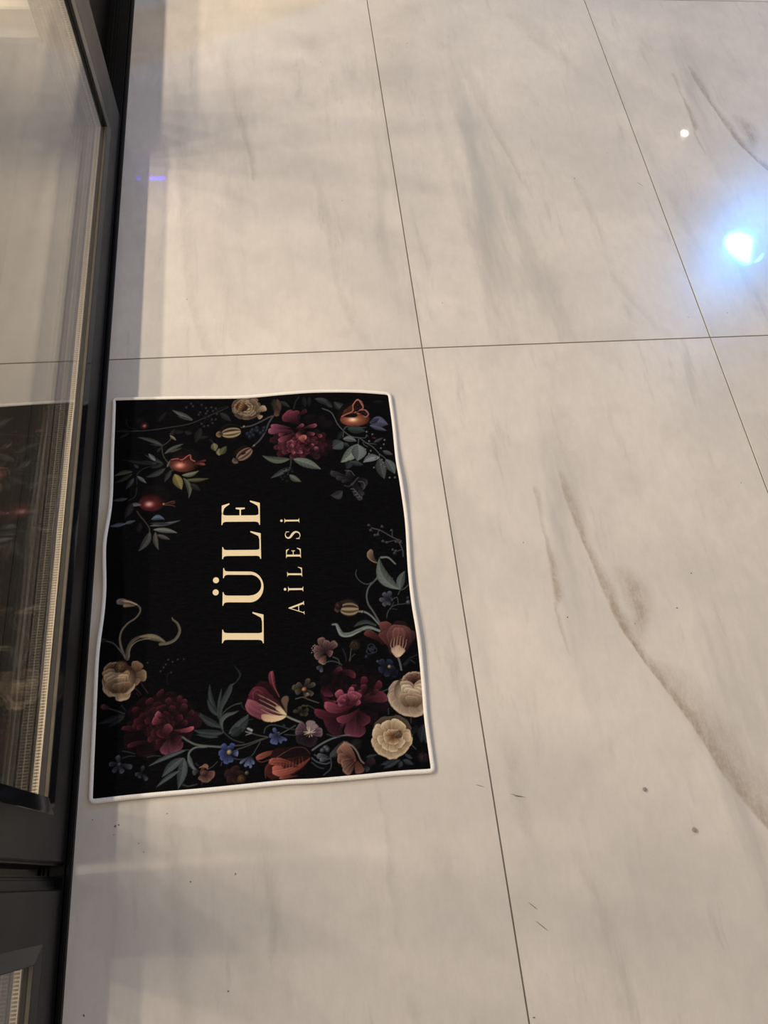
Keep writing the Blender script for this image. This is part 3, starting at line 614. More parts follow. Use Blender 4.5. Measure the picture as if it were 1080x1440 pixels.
ball(-89.3,298.1,2.8,3.4,0,(19,19,21),(58,58,64),(87,87,96),hx=-0.25,hy=0.2,hs=0.22)
ball(-82.2,301.6,2.9,3.5,0,(19,19,21),(58,58,64),(87,87,96),hx=-0.25,hy=0.2,hs=0.22)
ball(-97.7,310.4,2.9,3.5,0,(19,19,21),(58,58,64),(87,87,96),hx=-0.25,hy=0.2,hs=0.22)
ball(-100.3,305.8,2.8,3.5,0,(19,19,21),(58,58,64),(87,87,96),hx=-0.25,hy=0.2,hs=0.22)
stroke([(-89.9,298.9),(-91.2,310),(-95.1,321.3)],0.72,0.43,(36,36,38))
stroke([(-88.6,298.9),(-80.2,304.7),(-74.4,310.7)],0.72,0.43,(36,36,38))
stroke([(-87.3,295.7),(-80.9,290.6),(-77,285.7)],0.71,0.43,(36,36,38))
stroke([(-89.9,297.4),(-90.6,290.4),(-93.8,283.6)],0.72,0.43,(36,36,38))
stroke([(-89.9,298.1),(-97.1,308.8),(-106.8,319.6)],0.72,0.43,(36,36,38))
petal((-112.9,266.2),(-125.7,271.5),9.8,(14,14,14),(52,52,50),kind='leaf')
petal((-97,277.5),(-106.4,246),12.7,(14,14,13),(50,50,48),kind='leaf')
petal((-100.1,256.2),(-82.2,258.2),7,(12,13,12),(46,48,46),kind='leaf')
petal((-62.7,308.4),(-43.4,288.5),11.5,(17,17,17),(64,64,62),kind='leaf')
stroke([(-70.4,312),(-61.3,318.7),(-48.1,321.9)],0.87,0.72,(50,50,50))
bloom(-14.1,316.9,28.3,27.9,-0.15,((100,66,38),(206,172,126),(244,222,184)),3,lx=-0.1,ly=0,rings=5,dens=1.3,plump=0.9)
petal((-24.7,312.7),(-36.3,324.5),8.7,(70,34,14),(190,140,80))
ball(-23.3,318.2,11.2,9.6,-0.5,(50,24,10),(120,70,32),(150,95,50),hx=-0.25,hy=0.2,hs=0.22)
petal((-22.1,310.9),(-32.6,309.9),3.5,(90,50,24),(205,165,110))
petal((-20.8,312.8),(-30.7,314.6),3.5,(90,50,24),(205,165,110))
petal((-19.4,314.6),(-28.8,319.3),3.5,(90,50,24),(205,165,110))
petal((-18,316.4),(-26.8,324),3.5,(90,50,24),(205,165,110))
petal((-16.7,318.3),(-24.9,328.7),3.5,(90,50,24),(205,165,110))
petal((-15.3,320.1),(-23,333.4),3.5,(90,50,24),(205,165,110))
petal((4.1,307.9),(20.2,315),16,(120,92,70),(205,180,150))
petal((3.9,300),(11.5,292.4),11.6,(120,92,70),(200,172,140))
stroke([(-24.8,274.8),(-7,277.3),(9.5,284.9),(24.7,293.3),(32.9,296.1)],2.59,2.91,(84,80,78))
stroke([(-5.8,233.2),(6.8,245.6),(16.8,262.5),(24.3,281.5),(32.9,295.4)],2.86,2.86,(82,80,80))
pod(-43.1,264.4,17.4,12.3,0.12,(58,44,28),(190,165,122),(170,140,98))
stroke([(-61,269.3),(-53.8,279.7),(-42.2,282.1),(-26.7,276.6)],5.66,1.98,(34,27,20),al=0.75)
ball(-20,275.9,2.6,3.1,0,(50,43,35),(150,130,105),(225,195,157),hx=-0.25,hy=0.2,hs=0.22)
pod(-20.9,218.2,16.6,11.7,0.68,(52,34,28),(165,130,108),(150,125,105))
stroke([(-35.5,220.6),(-30.2,229.3),(-19.9,234),(-9.7,231.1)],4.71,1.94,(40,30,26),al=0.7)
petal((-25.3,217),(-19.5,222.7),6.9,(30,14,12),(90,50,40))
ball(-2.9,234.9,2.3,2.7,0,(46,40,37),(140,122,112),(210,183,168),hx=-0.25,hy=0.2,hs=0.22)
petal((-74.6,244.1),(-71.5,227.3),12.6,(39,38,26),(142,138,96),kind='leaf')
petal((-64.6,217.9),(-64.5,232.9),11,(42,40,27),(151,144,98),kind='leaf')
petal((-63.4,219.4),(-51.8,236.7),12.4,(32,30,20),(114,110,73),kind='leaf')
stroke([(-74.6,244.1),(-78.4,249.6),(-81.6,252.9)],1.39,0.84,(70,64,50))
ball(-14.1,260.4,4.4,5.2,0,(14,18,22),(44,54,66),(66,81,99),hx=-0.25,hy=0.2,hs=0.22)
ball(-7.6,263.1,4.4,5.2,0,(14,18,22),(44,54,66),(66,81,99),hx=-0.25,hy=0.2,hs=0.22)
ball(-3.9,256.7,4.4,5.2,0,(14,18,22),(44,54,66),(66,81,99),hx=-0.25,hy=0.2,hs=0.22)
ball(0.3,267.3,4.4,5.3,0,(14,18,22),(44,54,66),(66,81,99),hx=-0.25,hy=0.2,hs=0.22)
ball(3,271.8,4.4,5.3,0,(14,18,22),(44,54,66),(66,81,99),hx=-0.25,hy=0.2,hs=0.22)
ball(9.2,260.6,4.4,5.2,0,(14,18,22),(44,54,66),(66,81,99),hx=-0.25,hy=0.2,hs=0.22)
ball(14.5,264.9,4.4,5.3,0,(14,18,22),(44,54,66),(66,81,99),hx=-0.25,hy=0.2,hs=0.22)
ball(-10.4,254,4.4,5.2,0,(14,18,22),(44,54,66),(66,81,99),hx=-0.25,hy=0.2,hs=0.22)
ball(-4.9,267.6,4.4,5.3,0,(14,18,22),(44,54,66),(66,81,99),hx=-0.25,hy=0.2,hs=0.22)
ball(4.1,265.5,4.4,5.3,0,(14,18,22),(44,54,66),(66,81,99),hx=-0.25,hy=0.2,hs=0.22)
ball(16,271,4.4,5.3,0,(14,18,22),(44,54,66),(66,81,99),hx=-0.25,hy=0.2,hs=0.22)
petal((42,331.5),(39.2,294.8),16.2,(27,21,16),(98,75,59),kind='leaf')
petal((40.1,317.1),(39.2,294.8),11.7,(60,42,30),(125,95,68))
petal((47.2,326.4),(63.8,312.6),8.8,(18,19,16),(66,69,59),kind='leaf')
petal((36.7,331.8),(30.8,316),7.4,(16,16,13),(59,59,48),kind='leaf')
stroke([(82.3,334.2),(75,323.3),(71,309)],2.08,2.08,(46,52,54))
petal((90.4,333.8),(91.8,311),8.9,(11,13,14),(41,48,50),kind='leaf')
petal((101.1,333.2),(98.4,310.7),7.4,(11,12,13),(41,46,48),kind='leaf')
petal((110.9,328.6),(140.7,310.8),13.4,(20,23,22),(73,82,80),kind='leaf',bend=3)
petal((146.2,321),(159.4,299.3),13.4,(19,20,18),(69,73,66),kind='leaf')
petal((79.2,276.8),(54,300.3),33.2,(34,8,16),(150,66,84),rim=0.4)
petal((76.6,276.9),(70.1,304.2),24.5,(34,8,16),(140,58,78),rim=0.5)
petal((77.4,292.7),(94.1,305.3),10.2,(40,12,18),(96,38,52))
petal((98.6,269.4),(100.1,294.6),27.4,(14,8,11),(34,18,24),rim=0.3)
petal((105.4,272.1),(127.6,286.7),21.7,(14,8,11),(34,18,24),rim=0.3)
petal((115.5,265.3),(138.9,276.5),17.3,(14,8,11),(34,18,24),rim=0.3)
petal((65.3,261.9),(23,264.4),17.2,(60,18,34),(170,92,118),rim=0.6)
petal((63,268.3),(27.9,275),11.5,(60,20,36),(168,90,116),rim=0.6)
bloom(82.1,233.2,58.5,32.8,-0.05,((30,6,12),(104,30,48),(172,84,104)),11,lx=-0.25,ly=-0.1,rings=6,dens=1.75,plump=0.62)
petal((71.5,255.4),(40.3,241.8),12.8,(44,10,20),(166,80,98),rim=0.9)
petal((55.9,256.3),(40.8,254.1),8.5,(44,10,20),(166,80,98),rim=0.9)
petal((81,261),(75.1,249),12.9,(44,10,20),(166,80,98),rim=0.9)
petal((72,264.7),(87,274.7),8.6,(44,10,20),(166,80,98),rim=0.9)
petal((86.6,266.9),(110.6,271.8),10.1,(44,10,20),(166,80,98),rim=0.9)
petal((91.3,257.3),(105.4,251.8),8.6,(44,10,20),(166,80,98),rim=0.9)
petal((108.1,253.2),(118.2,246.4),8.6,(44,10,20),(166,80,98),rim=0.9)
petal((71.1,247.7),(90.7,246.5),12.8,(120,50,44),(214,138,120))
petal((84.8,236.1),(80.3,248.7),12.7,(120,50,50),(200,120,104))
petal((58.7,234.6),(65.6,241.8),8.5,(70,20,32),(190,104,116),rim=0.9)
petal((57.2,228.6),(66.4,231.1),9.8,(70,20,32),(190,104,116),rim=0.9)
petal((58.2,222.5),(68.1,214.3),7,(70,20,32),(190,104,116),rim=0.9)
petal((71.2,224.7),(81,213.5),7,(70,20,32),(190,104,116),rim=0.9)
petal((82.8,222.5),(94.5,222.5),5.6,(70,20,32),(190,104,116),rim=0.9)
petal((97.1,223.1),(101.6,232),7,(70,20,32),(190,104,116),rim=0.9)
petal((104.5,216.6),(107.7,225.5),8.4,(70,20,32),(190,104,116),rim=0.9)
petal((91.1,231.1),(84.1,223.9),8.5,(26,6,12),(104,40,54),rim=0.9)
petal((91.1,231.1),(94.4,221.8),8.5,(26,6,12),(104,40,54),rim=0.9)
petal((91.1,231.1),(89.1,219.1),8.5,(26,6,12),(104,40,54),rim=0.9)
petal((91.1,231.1),(99.9,226),8.5,(26,6,12),(104,40,54),rim=0.9)
petal((91.1,231.1),(81.8,228.6),8.5,(26,6,12),(104,40,54),rim=0.9)
petal((58.5,202.9),(10.3,213.3),13.9,(32,34,29),(117,124,105),kind='leaf',bend=5.6)
petal((64.9,202.5),(112.4,178.7),18,(37,39,35),(133,142,128),kind='leaf',bend=1.4)
petal((58.7,186),(23,166),10,(25,27,26),(92,98,96),kind='leaf')
petal((56.3,171.1),(76.2,155.9),11.2,(33,34,31),(119,124,112),kind='leaf',bend=-1.9)
stroke([(60.9,206.2),(59.6,191),(53.4,171.3)],2.21,1.58,(66,70,68))
ball(47.6,183.4,2.6,3,0,(13,14,14),(40,44,44),(60,66,66),hx=-0.25,hy=0.2,hs=0.22)
ball(54,184.6,2.6,3,0,(13,14,14),(40,44,44),(60,66,66),hx=-0.25,hy=0.2,hs=0.22)
ball(59.7,182.6,2.6,3,0,(13,14,14),(40,44,44),(60,66,66),hx=-0.25,hy=0.2,hs=0.22)
ball(48.4,175.6,2.6,3,0,(13,14,14),(40,44,44),(60,66,66),hx=-0.25,hy=0.2,hs=0.22)
ball(55.1,176.2,2.6,3,0,(13,14,14),(40,44,44),(60,66,66),hx=-0.25,hy=0.2,hs=0.22)
ball(41.7,167.1,2.6,3,0,(13,14,14),(40,44,44),(60,66,66),hx=-0.25,hy=0.2,hs=0.22)
ball(48,167.7,2.6,3,0,(13,14,14),(40,44,44),(60,66,66),hx=-0.25,hy=0.2,hs=0.22)
ball(51.6,158.2,2.6,3,0,(13,14,14),(40,44,44),(60,66,66),hx=-0.25,hy=0.2,hs=0.22)
ball(44.3,162,2.6,3,0,(13,14,14),(40,44,44),(60,66,66),hx=-0.25,hy=0.2,hs=0.22)
ball(62.4,177.4,2.6,3,0,(13,14,14),(40,44,44),(60,66,66),hx=-0.25,hy=0.2,hs=0.22)
petal((166.3,297.5),(145.3,320.5),13.3,(22,24,23),(80,87,82),kind='leaf',bend=-2.3)
petal((141.3,307.9),(130.4,324.9),10,(18,20,20),(66,73,73),kind='leaf')
petal((218.3,316.5),(239.9,316.3),6.7,(9,10,11),(34,36,41),kind='leaf')
ball(181.9,285.8,32.4,34.1,0,(13,9,8),(30,19,15),(34,22,18),hx=-0.25,hy=0.2,hs=0.22)
stroke([(163.5,301.3),(157.9,287.1)],0.83,0.66,(120,66,38),al=0.6)
stroke([(164.5,301.9),(159.7,287.8)],0.83,0.66,(120,66,38),al=0.6)
stroke([(165.5,302.6),(161.6,288.4)],0.83,0.66,(120,66,38),al=0.6)
stroke([(166.4,303.3),(163.5,289)],0.83,0.67,(120,66,38),al=0.6)
stroke([(167.4,303.9),(165.3,289.6)],0.83,0.67,(120,66,38),al=0.6)
stroke([(168.4,304.6),(167.2,290.2)],0.83,0.67,(120,66,38),al=0.6)
stroke([(169.3,305.3),(169,290.8)],0.83,0.67,(120,66,38),al=0.6)
stroke([(170.3,306),(170.9,291.5)],0.83,0.67,(120,66,38),al=0.6)
stroke([(171.3,306.6),(172.8,292.1)],0.83,0.67,(120,66,38),al=0.6)
stroke([(172.2,307.3),(174.6,292.7)],0.83,0.67,(120,66,38),al=0.6)
stroke([(173.2,308),(176.5,293.3)],0.83,0.67,(120,66,38),al=0.6)
stroke([(174.2,308.7),(178.4,293.9)],0.83,0.67,(120,66,38),al=0.6)
stroke([(175.1,309.3),(180.3,294.5)],0.83,0.67,(120,66,38),al=0.6)
stroke([(176.1,310),(182.1,295.2)],0.84,0.67,(120,66,38),al=0.6)
stroke([(177.1,310.7),(184,295.8)],0.84,0.67,(120,66,38),al=0.6)
stroke([(178.1,311.4),(185.9,296.4)],0.84,0.67,(120,66,38),al=0.6)
ball(181.5,280.4,27.9,15.7,-0.02,(58,24,14),(190,106,58),(255,216,176),hx=-0.15,hy=-0.05,hs=0.24)
petal((159.4,288),(186.8,289.1),10.6,(14,8,10),(40,22,22),rim=0.1)
stroke([(157.9,288),(167.4,292.9),(178.5,298.6),(181.1,311.2),(190.6,323.5)],2.14,1.81,(176,108,86))
stroke([(190.6,323.5),(197,317.7),(198.8,304.8),(192.3,299.7),(182.7,294.8)],2.19,1.85,(176,108,86))
stroke([(192.4,300.6),(202.9,299.1),(207.3,289.8),(201.5,283.8),(194.5,290.5),(187.1,292.7)],2.17,1.83,(176,108,86))
petal((185.9,296.4),(190.3,319.9),19.9,(20,8,10),(52,26,26),rim=0.05,al=0.9)
petal((188.9,296.2),(205.7,289),11.6,(20,10,14),(50,32,36),rim=0.05,al=0.9)
ball(185.3,307.3,1.8,2.2,0,(28,13,13),(86,40,40),(129,60,60),hx=-0.25,hy=0.2,hs=0.22)
ball(189.5,310.7,1.8,2.2,0,(28,13,13),(86,40,40),(129,60,60),hx=-0.25,hy=0.2,hs=0.22)
ball(192.8,305.1,1.8,2.2,0,(28,13,13),(86,40,40),(129,60,60),hx=-0.25,hy=0.2,hs=0.22)
ball(188,303.5,1.8,2.2,0,(28,13,13),(86,40,40),(129,60,60),hx=-0.25,hy=0.2,hs=0.22)
ball(197.9,294.8,1.8,2.2,0,(28,13,13),(86,40,40),(129,60,60),hx=-0.25,hy=0.2,hs=0.22)
ball(201.4,291,1.8,2.2,0,(28,13,13),(86,40,40),(129,60,60),hx=-0.25,hy=0.2,hs=0.22)
ball(184.1,301.9,1.8,2.2,0,(28,13,13),(86,40,40),(129,60,60),hx=-0.25,hy=0.2,hs=0.22)
ball(194.7,293.2,1.8,2.2,0,(28,13,13),(86,40,40),(129,60,60),hx=-0.25,hy=0.2,hs=0.22)
stroke([(179.6,311.3),(190.6,323.9),(198.8,307.5)],2.01,1.67,(180,112,92))
stroke([(202.8,298.7),(207.5,289.8),(201.4,283.4)],1.83,1.5,(170,110,92))
petal((207.9,271.8),(241.3,265.4),24.7,(30,31,39),(110,112,140),kind='leaf',bend=3.3)
petal((207.3,265.6),(237.7,252.3),9.8,(28,28,35),(101,103,126),kind='leaf')
petal((207.7,270),(226.9,279.7),9.9,(20,21,26),(73,75,96),kind='leaf')
stroke([(123.1,307.1),(137.7,299.1),(144.2,286.1),(149.1,271.6),(159.8,255.1),(172.3,243.8),(188.4,239.7)],1.66,1.49,(92,98,96))
stroke([(186.8,239.5),(197.7,228.4),(208.8,219.1),(219.1,203.8),(228.4,193),(234,176.6)],1.62,0.97,(92,98,96))
stroke([(188.4,239.7),(197.3,239.7),(199.4,245.7),(202,242.1)],1.13,0.81,(92,98,96))
stroke([(196.3,228.5),(209.4,225.9),(215.2,223.9)],1.13,0.8,(92,98,96))
stroke([(192,230.5),(193,225.2),(199.9,219.6)],0.97,0.8,(92,98,96))
stroke([(158.2,253.4),(156.6,243)],1.3,0.97,(92,98,96))
stroke([(184.5,237.9),(182.6,225.8)],1.29,0.97,(92,98,96))
petal((166.2,260),(198.5,252.8),17.9,(19,23,22),(71,82,80),kind='leaf',bend=1.6)
stroke([(159.5,260.4),(165.1,265.3),(178.3,261.9),(199.4,261.6)],2.6,1.3,(70,78,76))
petal((156.1,255.3),(146.6,238.4),9.7,(12,14,14),(46,52,52),kind='leaf')
petal((156.3,239.5),(180.3,232.9),12.9,(35,37,37),(128,135,133),kind='leaf',bend=2.6)
petal((155.8,232.6),(136.3,220),24.1,(26,29,29),(96,105,105),kind='leaf',bend=-1.6)
petal((156.4,230.8),(166.1,223.4),8,(19,21,20),(69,75,73),kind='leaf')
petal((182.7,226.7),(148,190.4),22.5,(43,46,42),(156,167,151),kind='leaf',bend=2.9)
petal((182.6,225.8),(178.1,191.9),27.3,(37,39,38),(133,142,138),kind='leaf',bend=2.2)
petal((166.6,194.3),(157.8,176.4),14.2,(17,19,19),(64,69,69),kind='leaf')
petal((166.3,190.9),(187.6,182.9),11,(21,22,23),(75,80,82),kind='leaf')
petal((218.4,196.2),(188.1,187.9),15.9,(41,43,43),(149,156,156),kind='leaf',bend=-4.8)
petal((218.2,194.5),(222.5,150.6),19,(26,28,26),(94,101,96),kind='leaf',bend=-1.6)
petal((229,191.3),(241.7,159.3),17.4,(32,34,33),(114,124,119),kind='leaf',bend=1.3)
petal((225.7,209.4),(242.5,199.8),9.6,(26,28,28),(96,101,101),kind='leaf')
petal((211.2,228.4),(230.1,237.8),6.4,(24,23,26),(87,82,94),kind='leaf')
stroke([(210.7,238.9),(215.1,237.8)],2.27,2.27,(86,46,58))
stroke([(219.1,203.8),(218.4,196.2)],1.27,0.96,(92,98,96))
ball(200.7,251.8,2.2,2.6,0,(37,38,39),(112,116,118),(168,174,177),hx=-0.25,hy=0.2,hs=0.22)
ball(210.7,245.9,2.2,2.6,0,(37,38,39),(112,116,118),(168,174,177),hx=-0.25,hy=0.2,hs=0.22)
ball(203.3,231.5,2.2,2.6,0,(37,38,39),(112,116,118),(168,174,177),hx=-0.25,hy=0.2,hs=0.22)
ball(195,214.7,2.2,2.6,0,(37,38,39),(112,116,118),(168,174,177),hx=-0.25,hy=0.2,hs=0.22)
ball(204.3,211.1,2.2,2.6,0,(37,38,39),(112,116,118),(168,174,177),hx=-0.25,hy=0.2,hs=0.22)
ball(200.7,204.9,2.2,2.6,0,(37,38,39),(112,116,118),(168,174,177),hx=-0.25,hy=0.2,hs=0.22)
ball(211.7,195.7,2.2,2.5,0,(37,38,39),(112,116,118),(168,174,177),hx=-0.25,hy=0.2,hs=0.22)
ball(223.3,215.2,2.2,2.6,0,(37,38,39),(112,116,118),(168,174,177),hx=-0.25,hy=0.2,hs=0.22)
ball(229.3,223,2.2,2.6,0,(37,38,39),(112,116,118),(168,174,177),hx=-0.25,hy=0.2,hs=0.22)
ball(231.8,232.4,2.2,2.6,0,(37,38,39),(112,116,118),(168,174,177),hx=-0.25,hy=0.2,hs=0.22)
ball(222.2,190.8,2.2,2.5,0,(37,38,39),(112,116,118),(168,174,177),hx=-0.25,hy=0.2,hs=0.22)
ball(224.5,183.9,2.2,2.5,0,(37,38,39),(112,116,118),(168,174,177),hx=-0.25,hy=0.2,hs=0.22)
ball(220.5,180.8,2.2,2.5,0,(37,38,39),(112,116,118),(168,174,177),hx=-0.25,hy=0.2,hs=0.22)
ball(225.8,175.4,2.2,2.5,0,(37,38,39),(112,116,118),(168,174,177),hx=-0.25,hy=0.2,hs=0.22)
ball(206.7,175.8,2.2,2.5,0,(37,38,39),(112,116,118),(168,174,177),hx=-0.25,hy=0.2,hs=0.22)
ball(232.2,152.5,2.2,2.5,0,(37,38,39),(112,116,118),(168,174,177),hx=-0.25,hy=0.2,hs=0.22)
ball(241.6,151.9,2.2,2.5,0,(37,38,39),(112,116,118),(168,174,177),hx=-0.25,hy=0.2,hs=0.22)
petal((169.3,157.3),(128.5,172.4),13.9,(12,12,14),(74,72,76),rim=0.9,streak=1.2,bend=3.1)
petal((166.1,154.3),(137.7,161),10.8,(12,12,14),(74,72,76),rim=0.9,streak=1.2,bend=1.5)
petal((164.5,152.7),(147.1,152.2),7.7,(12,12,14),(74,72,76),rim=0.9,streak=1.2)
petal((169.4,159),(159,172.9),12.4,(12,12,14),(74,72,76),rim=0.9,streak=1.2,bend=4.6)
petal((172,155.5),(186.4,138.2),18.6,(12,12,14),(74,72,76),rim=0.9,streak=1.2,bend=6.2)
petal((168.6,149.2),(176.8,112.9),13.9,(12,12,14),(74,72,76),rim=0.9,streak=1.2)
petal((167,147.6),(169,121.5),9.2,(12,12,14),(74,72,76),rim=0.9,streak=1.2)
petal((171.4,149),(182,122.2),9.2,(12,12,14),(74,72,76),rim=0.9,streak=1.2)
stroke([(154.7,174),(164.7,171.7),(170.4,162.2)],1.25,0.93,(100,96,98))
stroke([(175.9,150.3),(184.4,148.1),(186.6,138.2),(183,133.5)],1.23,0.93,(98,94,98))
stroke([(163.8,144.5),(176.6,158.5)],3.69,1.84,(70,68,68))
stroke([(150.8,143.8),(159.2,141.6),(164.1,147.8)],1.53,1.23,(66,62,66))
petal((147,132.6),(125.1,126),16.8,(22,21,23),(80,78,85),kind='leaf',bend=4.6)
stroke([(161.7,136.5),(167.4,135.3),(169.7,129.5)],1.07,0.61,(112,110,112))
stroke([(165.2,130.6),(170.7,130.3),(172.8,125.2)],1.07,0.61,(112,110,112))
stroke([(168.7,124.7),(173.9,125.2),(175.9,121)],1.06,0.61,(112,110,112))
stroke([(172.2,118.8),(177.2,120.1),(178.9,116.8)],1.06,0.61,(112,110,112))
stroke([(190.6,58.4),(206.4,52.2),(224.1,39),(239.5,30.5)],1.72,1.43,(86,85,90))
stroke([(231.8,34),(237.2,21.8),(239.5,11.4),(238.9,1.2)],1.7,1.42,(86,85,90))
stroke([(203.8,53.9),(198.9,45.3)],1.14,1.14,(86,85,90))
stroke([(224.1,39),(225.3,49.4)],1.14,1.14,(86,85,90))
stroke([(228.9,32.7),(215,29.9)],1.13,1.13,(86,85,90))
stroke([(239,14.3),(226.5,11.4)],1.12,1.12,(86,85,90))
petal((189.8,61.2),(184.7,65.2),5.2,(30,30,34),(118,116,122),seed=628)
petal((192.1,51.4),(187,55.4),5.1,(30,30,34),(118,116,122),seed=640)
petal((212.4,56.9),(207.3,60.9),5.2,(30,30,34),(118,116,122),seed=712)
petal((227.9,48.6),(222.9,52.6),5.1,(30,30,34),(118,116,122),seed=772)
petal((198.8,41.7),(193.7,45.7),5.1,(30,30,34),(118,116,122),seed=668)
petal((203.8,42.6),(198.7,46.5),5.1,(30,30,34),(118,116,122),seed=686)
petal((211.1,29.6),(206.1,33.5),5.1,(30,30,34),(118,116,122),seed=718)
petal((217.3,26.8),(212.3,30.7),5.1,(30,30,34),(118,116,122),seed=742)
petal((233.1,26.8),(228.1,30.7),5.1,(30,30,34),(118,116,122),seed=800)
petal((240.6,25.1),(235.5,29),5.1,(30,30,34),(118,116,122),seed=828)
petal((226.1,12.6),(221.1,16.5),5,(30,30,34),(118,116,122),seed=780)
petal((231.2,9.9),(226.2,13.8),5,(30,30,34),(118,116,122),seed=800)
petal((228.1,6.1),(223.1,9.9),5,(30,30,34),(118,116,122),seed=790)
petal((194.9,-7.1),(183.9,17.5),14.4,(70,54,40),(170,142,112),rim=0.4,bend=5)
stroke([(184.6,18.3),(179.3,8.5),(184.7,-2),(194.9,-7.1)],1.12,1.4,(150,130,110))
stroke([(193.9,-6.4),(198.4,-17.4),(195.6,-27.1),(187.1,-37.7),(176.3,-48.1),(171.1,-61.5),(171.7,-76.7),(178.7,-90.8),(187.1,-110.2)],2.21,2.49,(98,100,98))
stroke([(216.4,-36.6),(203,-31.9),(192.1,-35.3),(182.3,-40.7),(171.5,-43.3),(160.9,-35.7),(156,-25.5),(158.1,-16.3)],1.64,0.82,(86,90,90))
petal((226.8,-57),(198.6,2.7),21.1,(35,38,35),(128,138,128),kind='leaf',bend=12.4)
petal((226.8,-57),(238.5,-24.7),14.1,(32,34,33),(114,124,119),kind='leaf',bend=2.7)
stroke([(201.3,2.8),(213.3,1.6),(224,-10.7)],3.34,2.22,(122,124,116))
stroke([(227.2,-58.2),(234.9,-55.4),(242,-49)],1.62,1.62,(84,86,84))
stroke([(226.7,-58.1),(222.6,-65.6)],1.62,1.62,(72,74,74))
petal((208.6,-73.3),(191,-71.9),9.1,(28,28,34),(112,112,124),seed=690)
petal((208.6,-73.3),(197.9,-60.9),9.1,(28,28,34),(112,112,124),seed=712)
petal((208.6,-73.3),(208.7,-58.4),9.1,(28,28,34),(112,112,124),seed=752)
petal((208.6,-73.3),(195.7,-82.1),9.1,(28,28,34),(112,112,124),seed=712)
petal((208.6,-73.3),(211.8,-73),9.1,(28,28,34),(112,112,124),seed=770)
petal((208.6,-73.3),(204.3,-82),9.1,(28,28,34),(112,112,124),seed=745)
stroke([(210.4,-74.2),(220,-70.3),(220.8,-81.9)],1.34,1.07,(80,82,84))
stroke([(199.4,-103.2),(203.1,-92.7),(213.2,-84),(231.8,-82.2),(237.8,-80)],1.58,1.31,(70,74,78))
stroke([(213.8,-78.6),(207.5,-89)],1.33,1.07,(70,74,78))
stroke([(217.6,-91.2),(210,-89.2)],1.06,0.8,(66,70,74))
ball(237.7,-80.5,4.4,4.6,0,(31,31,36),(94,94,108),(141,141,162),hx=-0.25,hy=0.2,hs=0.22)
ball(237.6,-72.8,3.1,3.3,0,(20,20,23),(60,60,70),(90,90,105),hx=-0.25,hy=0.2,hs=0.22)
pod(140.6,-83.7,15.4,12.7,-0.08,(52,40,26),(182,158,116),(116,78,70))
stroke([(128.6,-71.9),(141.7,-69.6),(153.6,-76.6)],6.88,3.17,(50,42,28),al=0.7)
ball(123.6,-76.9,6.7,7,0,(23,14,14),(70,44,42),(105,66,63),hx=-0.25,hy=0.2,hs=0.22)
stroke([(155.6,-88.9),(165.7,-91.1),(175.3,-98.6),(187.1,-114.8)],3.16,2.37,(124,122,116))
ball(161.2,-90.2,2.6,2.7,0,(50,46,40),(150,140,122),(225,210,183),hx=-0.25,hy=0.2,hs=0.22)
stroke([(111,-107.5),(117.6,-108),(120.6,-115.4),(125.7,-125),(138.3,-126.1),(152.7,-120.7),(168.4,-116.7),(185.7,-124.2)],2.07,3.62,(128,136,128),belly=4.1)
stroke([(122.3,-119.5),(131.9,-126.9),(152.7,-121.5),(173.2,-121.1)],1.03,1.29,(90,98,92))
stroke([(145.7,-114),(153.7,-109.4),(166.7,-107.8),(180.2,-114.2)],1.3,3.63,(66,72,70),belly=4.1)
petal((212.5,-166.9),(221.1,-110.8),31.8,(24,10,14),(56,28,34))
petal((219,-165.3),(236.3,-127.6),23.3,(40,18,20),(96,54,56))
petal((200.1,-164.7),(193.2,-109.6),25.4,(50,20,22),(138,76,70),bend=-4.7)
petal((189.2,-147.7),(161.7,-124.7),13.6,(46,18,20),(128,68,60),rim=0.7,bend=-3.8)
petal((209,-170),(189.3,-125.9),27.5,(64,30,28),(120,64,60),bend=-5.5)
petal((209,-170),(219.2,-117.7),45.4,(64,30,32),(134,86,78),rim=0.35,streak=0.8)
petal((207.9,-169.9),(204.4,-124.9),23.2,(70,34,34),(126,78,72),rim=0.5,streak=0.8)
petal((211.7,-170.2),(231.3,-133.7),21.1,(52,24,27),(96,52,52),rim=0.5,streak=0.8)
petal((209.6,-170),(217.7,-121.6),27.5,(78,40,38),(150,100,88),rim=0.4,streak=1)
stroke([(205.2,-164.5),(198.6,-150.6),(201.3,-141.3)],1.27,0.42,(60,24,28),al=0.6)
stroke([(205.9,-165.2),(200.9,-150.8),(203.8,-140.2)],1.38,0.42,(206,176,140),al=0.6)
stroke([(206.7,-165.9),(203.3,-151),(206.3,-139.1)],1.48,0.42,(60,24,28),al=0.6)
stroke([(207.5,-166.6),(205.6,-151.2),(208.7,-138)],1.59,0.42,(206,176,140),al=0.6)
stroke([(208.2,-167.3),(207.9,-151.4),(211.2,-136.9)],1.69,0.42,(60,24,28),al=0.6)
stroke([(209,-168.1),(210.2,-151.6),(213.7,-135.8)],1.8,0.42,(206,176,140),al=0.6)
stroke([(209.8,-168.8),(212.5,-151.8),(216.2,-134.7)],1.9,0.42,(60,24,28),al=0.6)
stroke([(210.7,-168.2),(214.8,-152),(218.4,-136.2)],1.8,0.42,(206,176,140),al=0.6)
stroke([(211.6,-167.6),(217.2,-152.2),(220.5,-137.7)],1.69,0.42,(60,24,28),al=0.6)
stroke([(212.5,-167.1),(219.5,-152.4),(222.7,-139.2)],1.59,0.42,(206,176,140),al=0.6)
stroke([(213.4,-166.5),(221.8,-152.6),(224.9,-140.7)],1.48,0.42,(60,24,28),al=0.6)
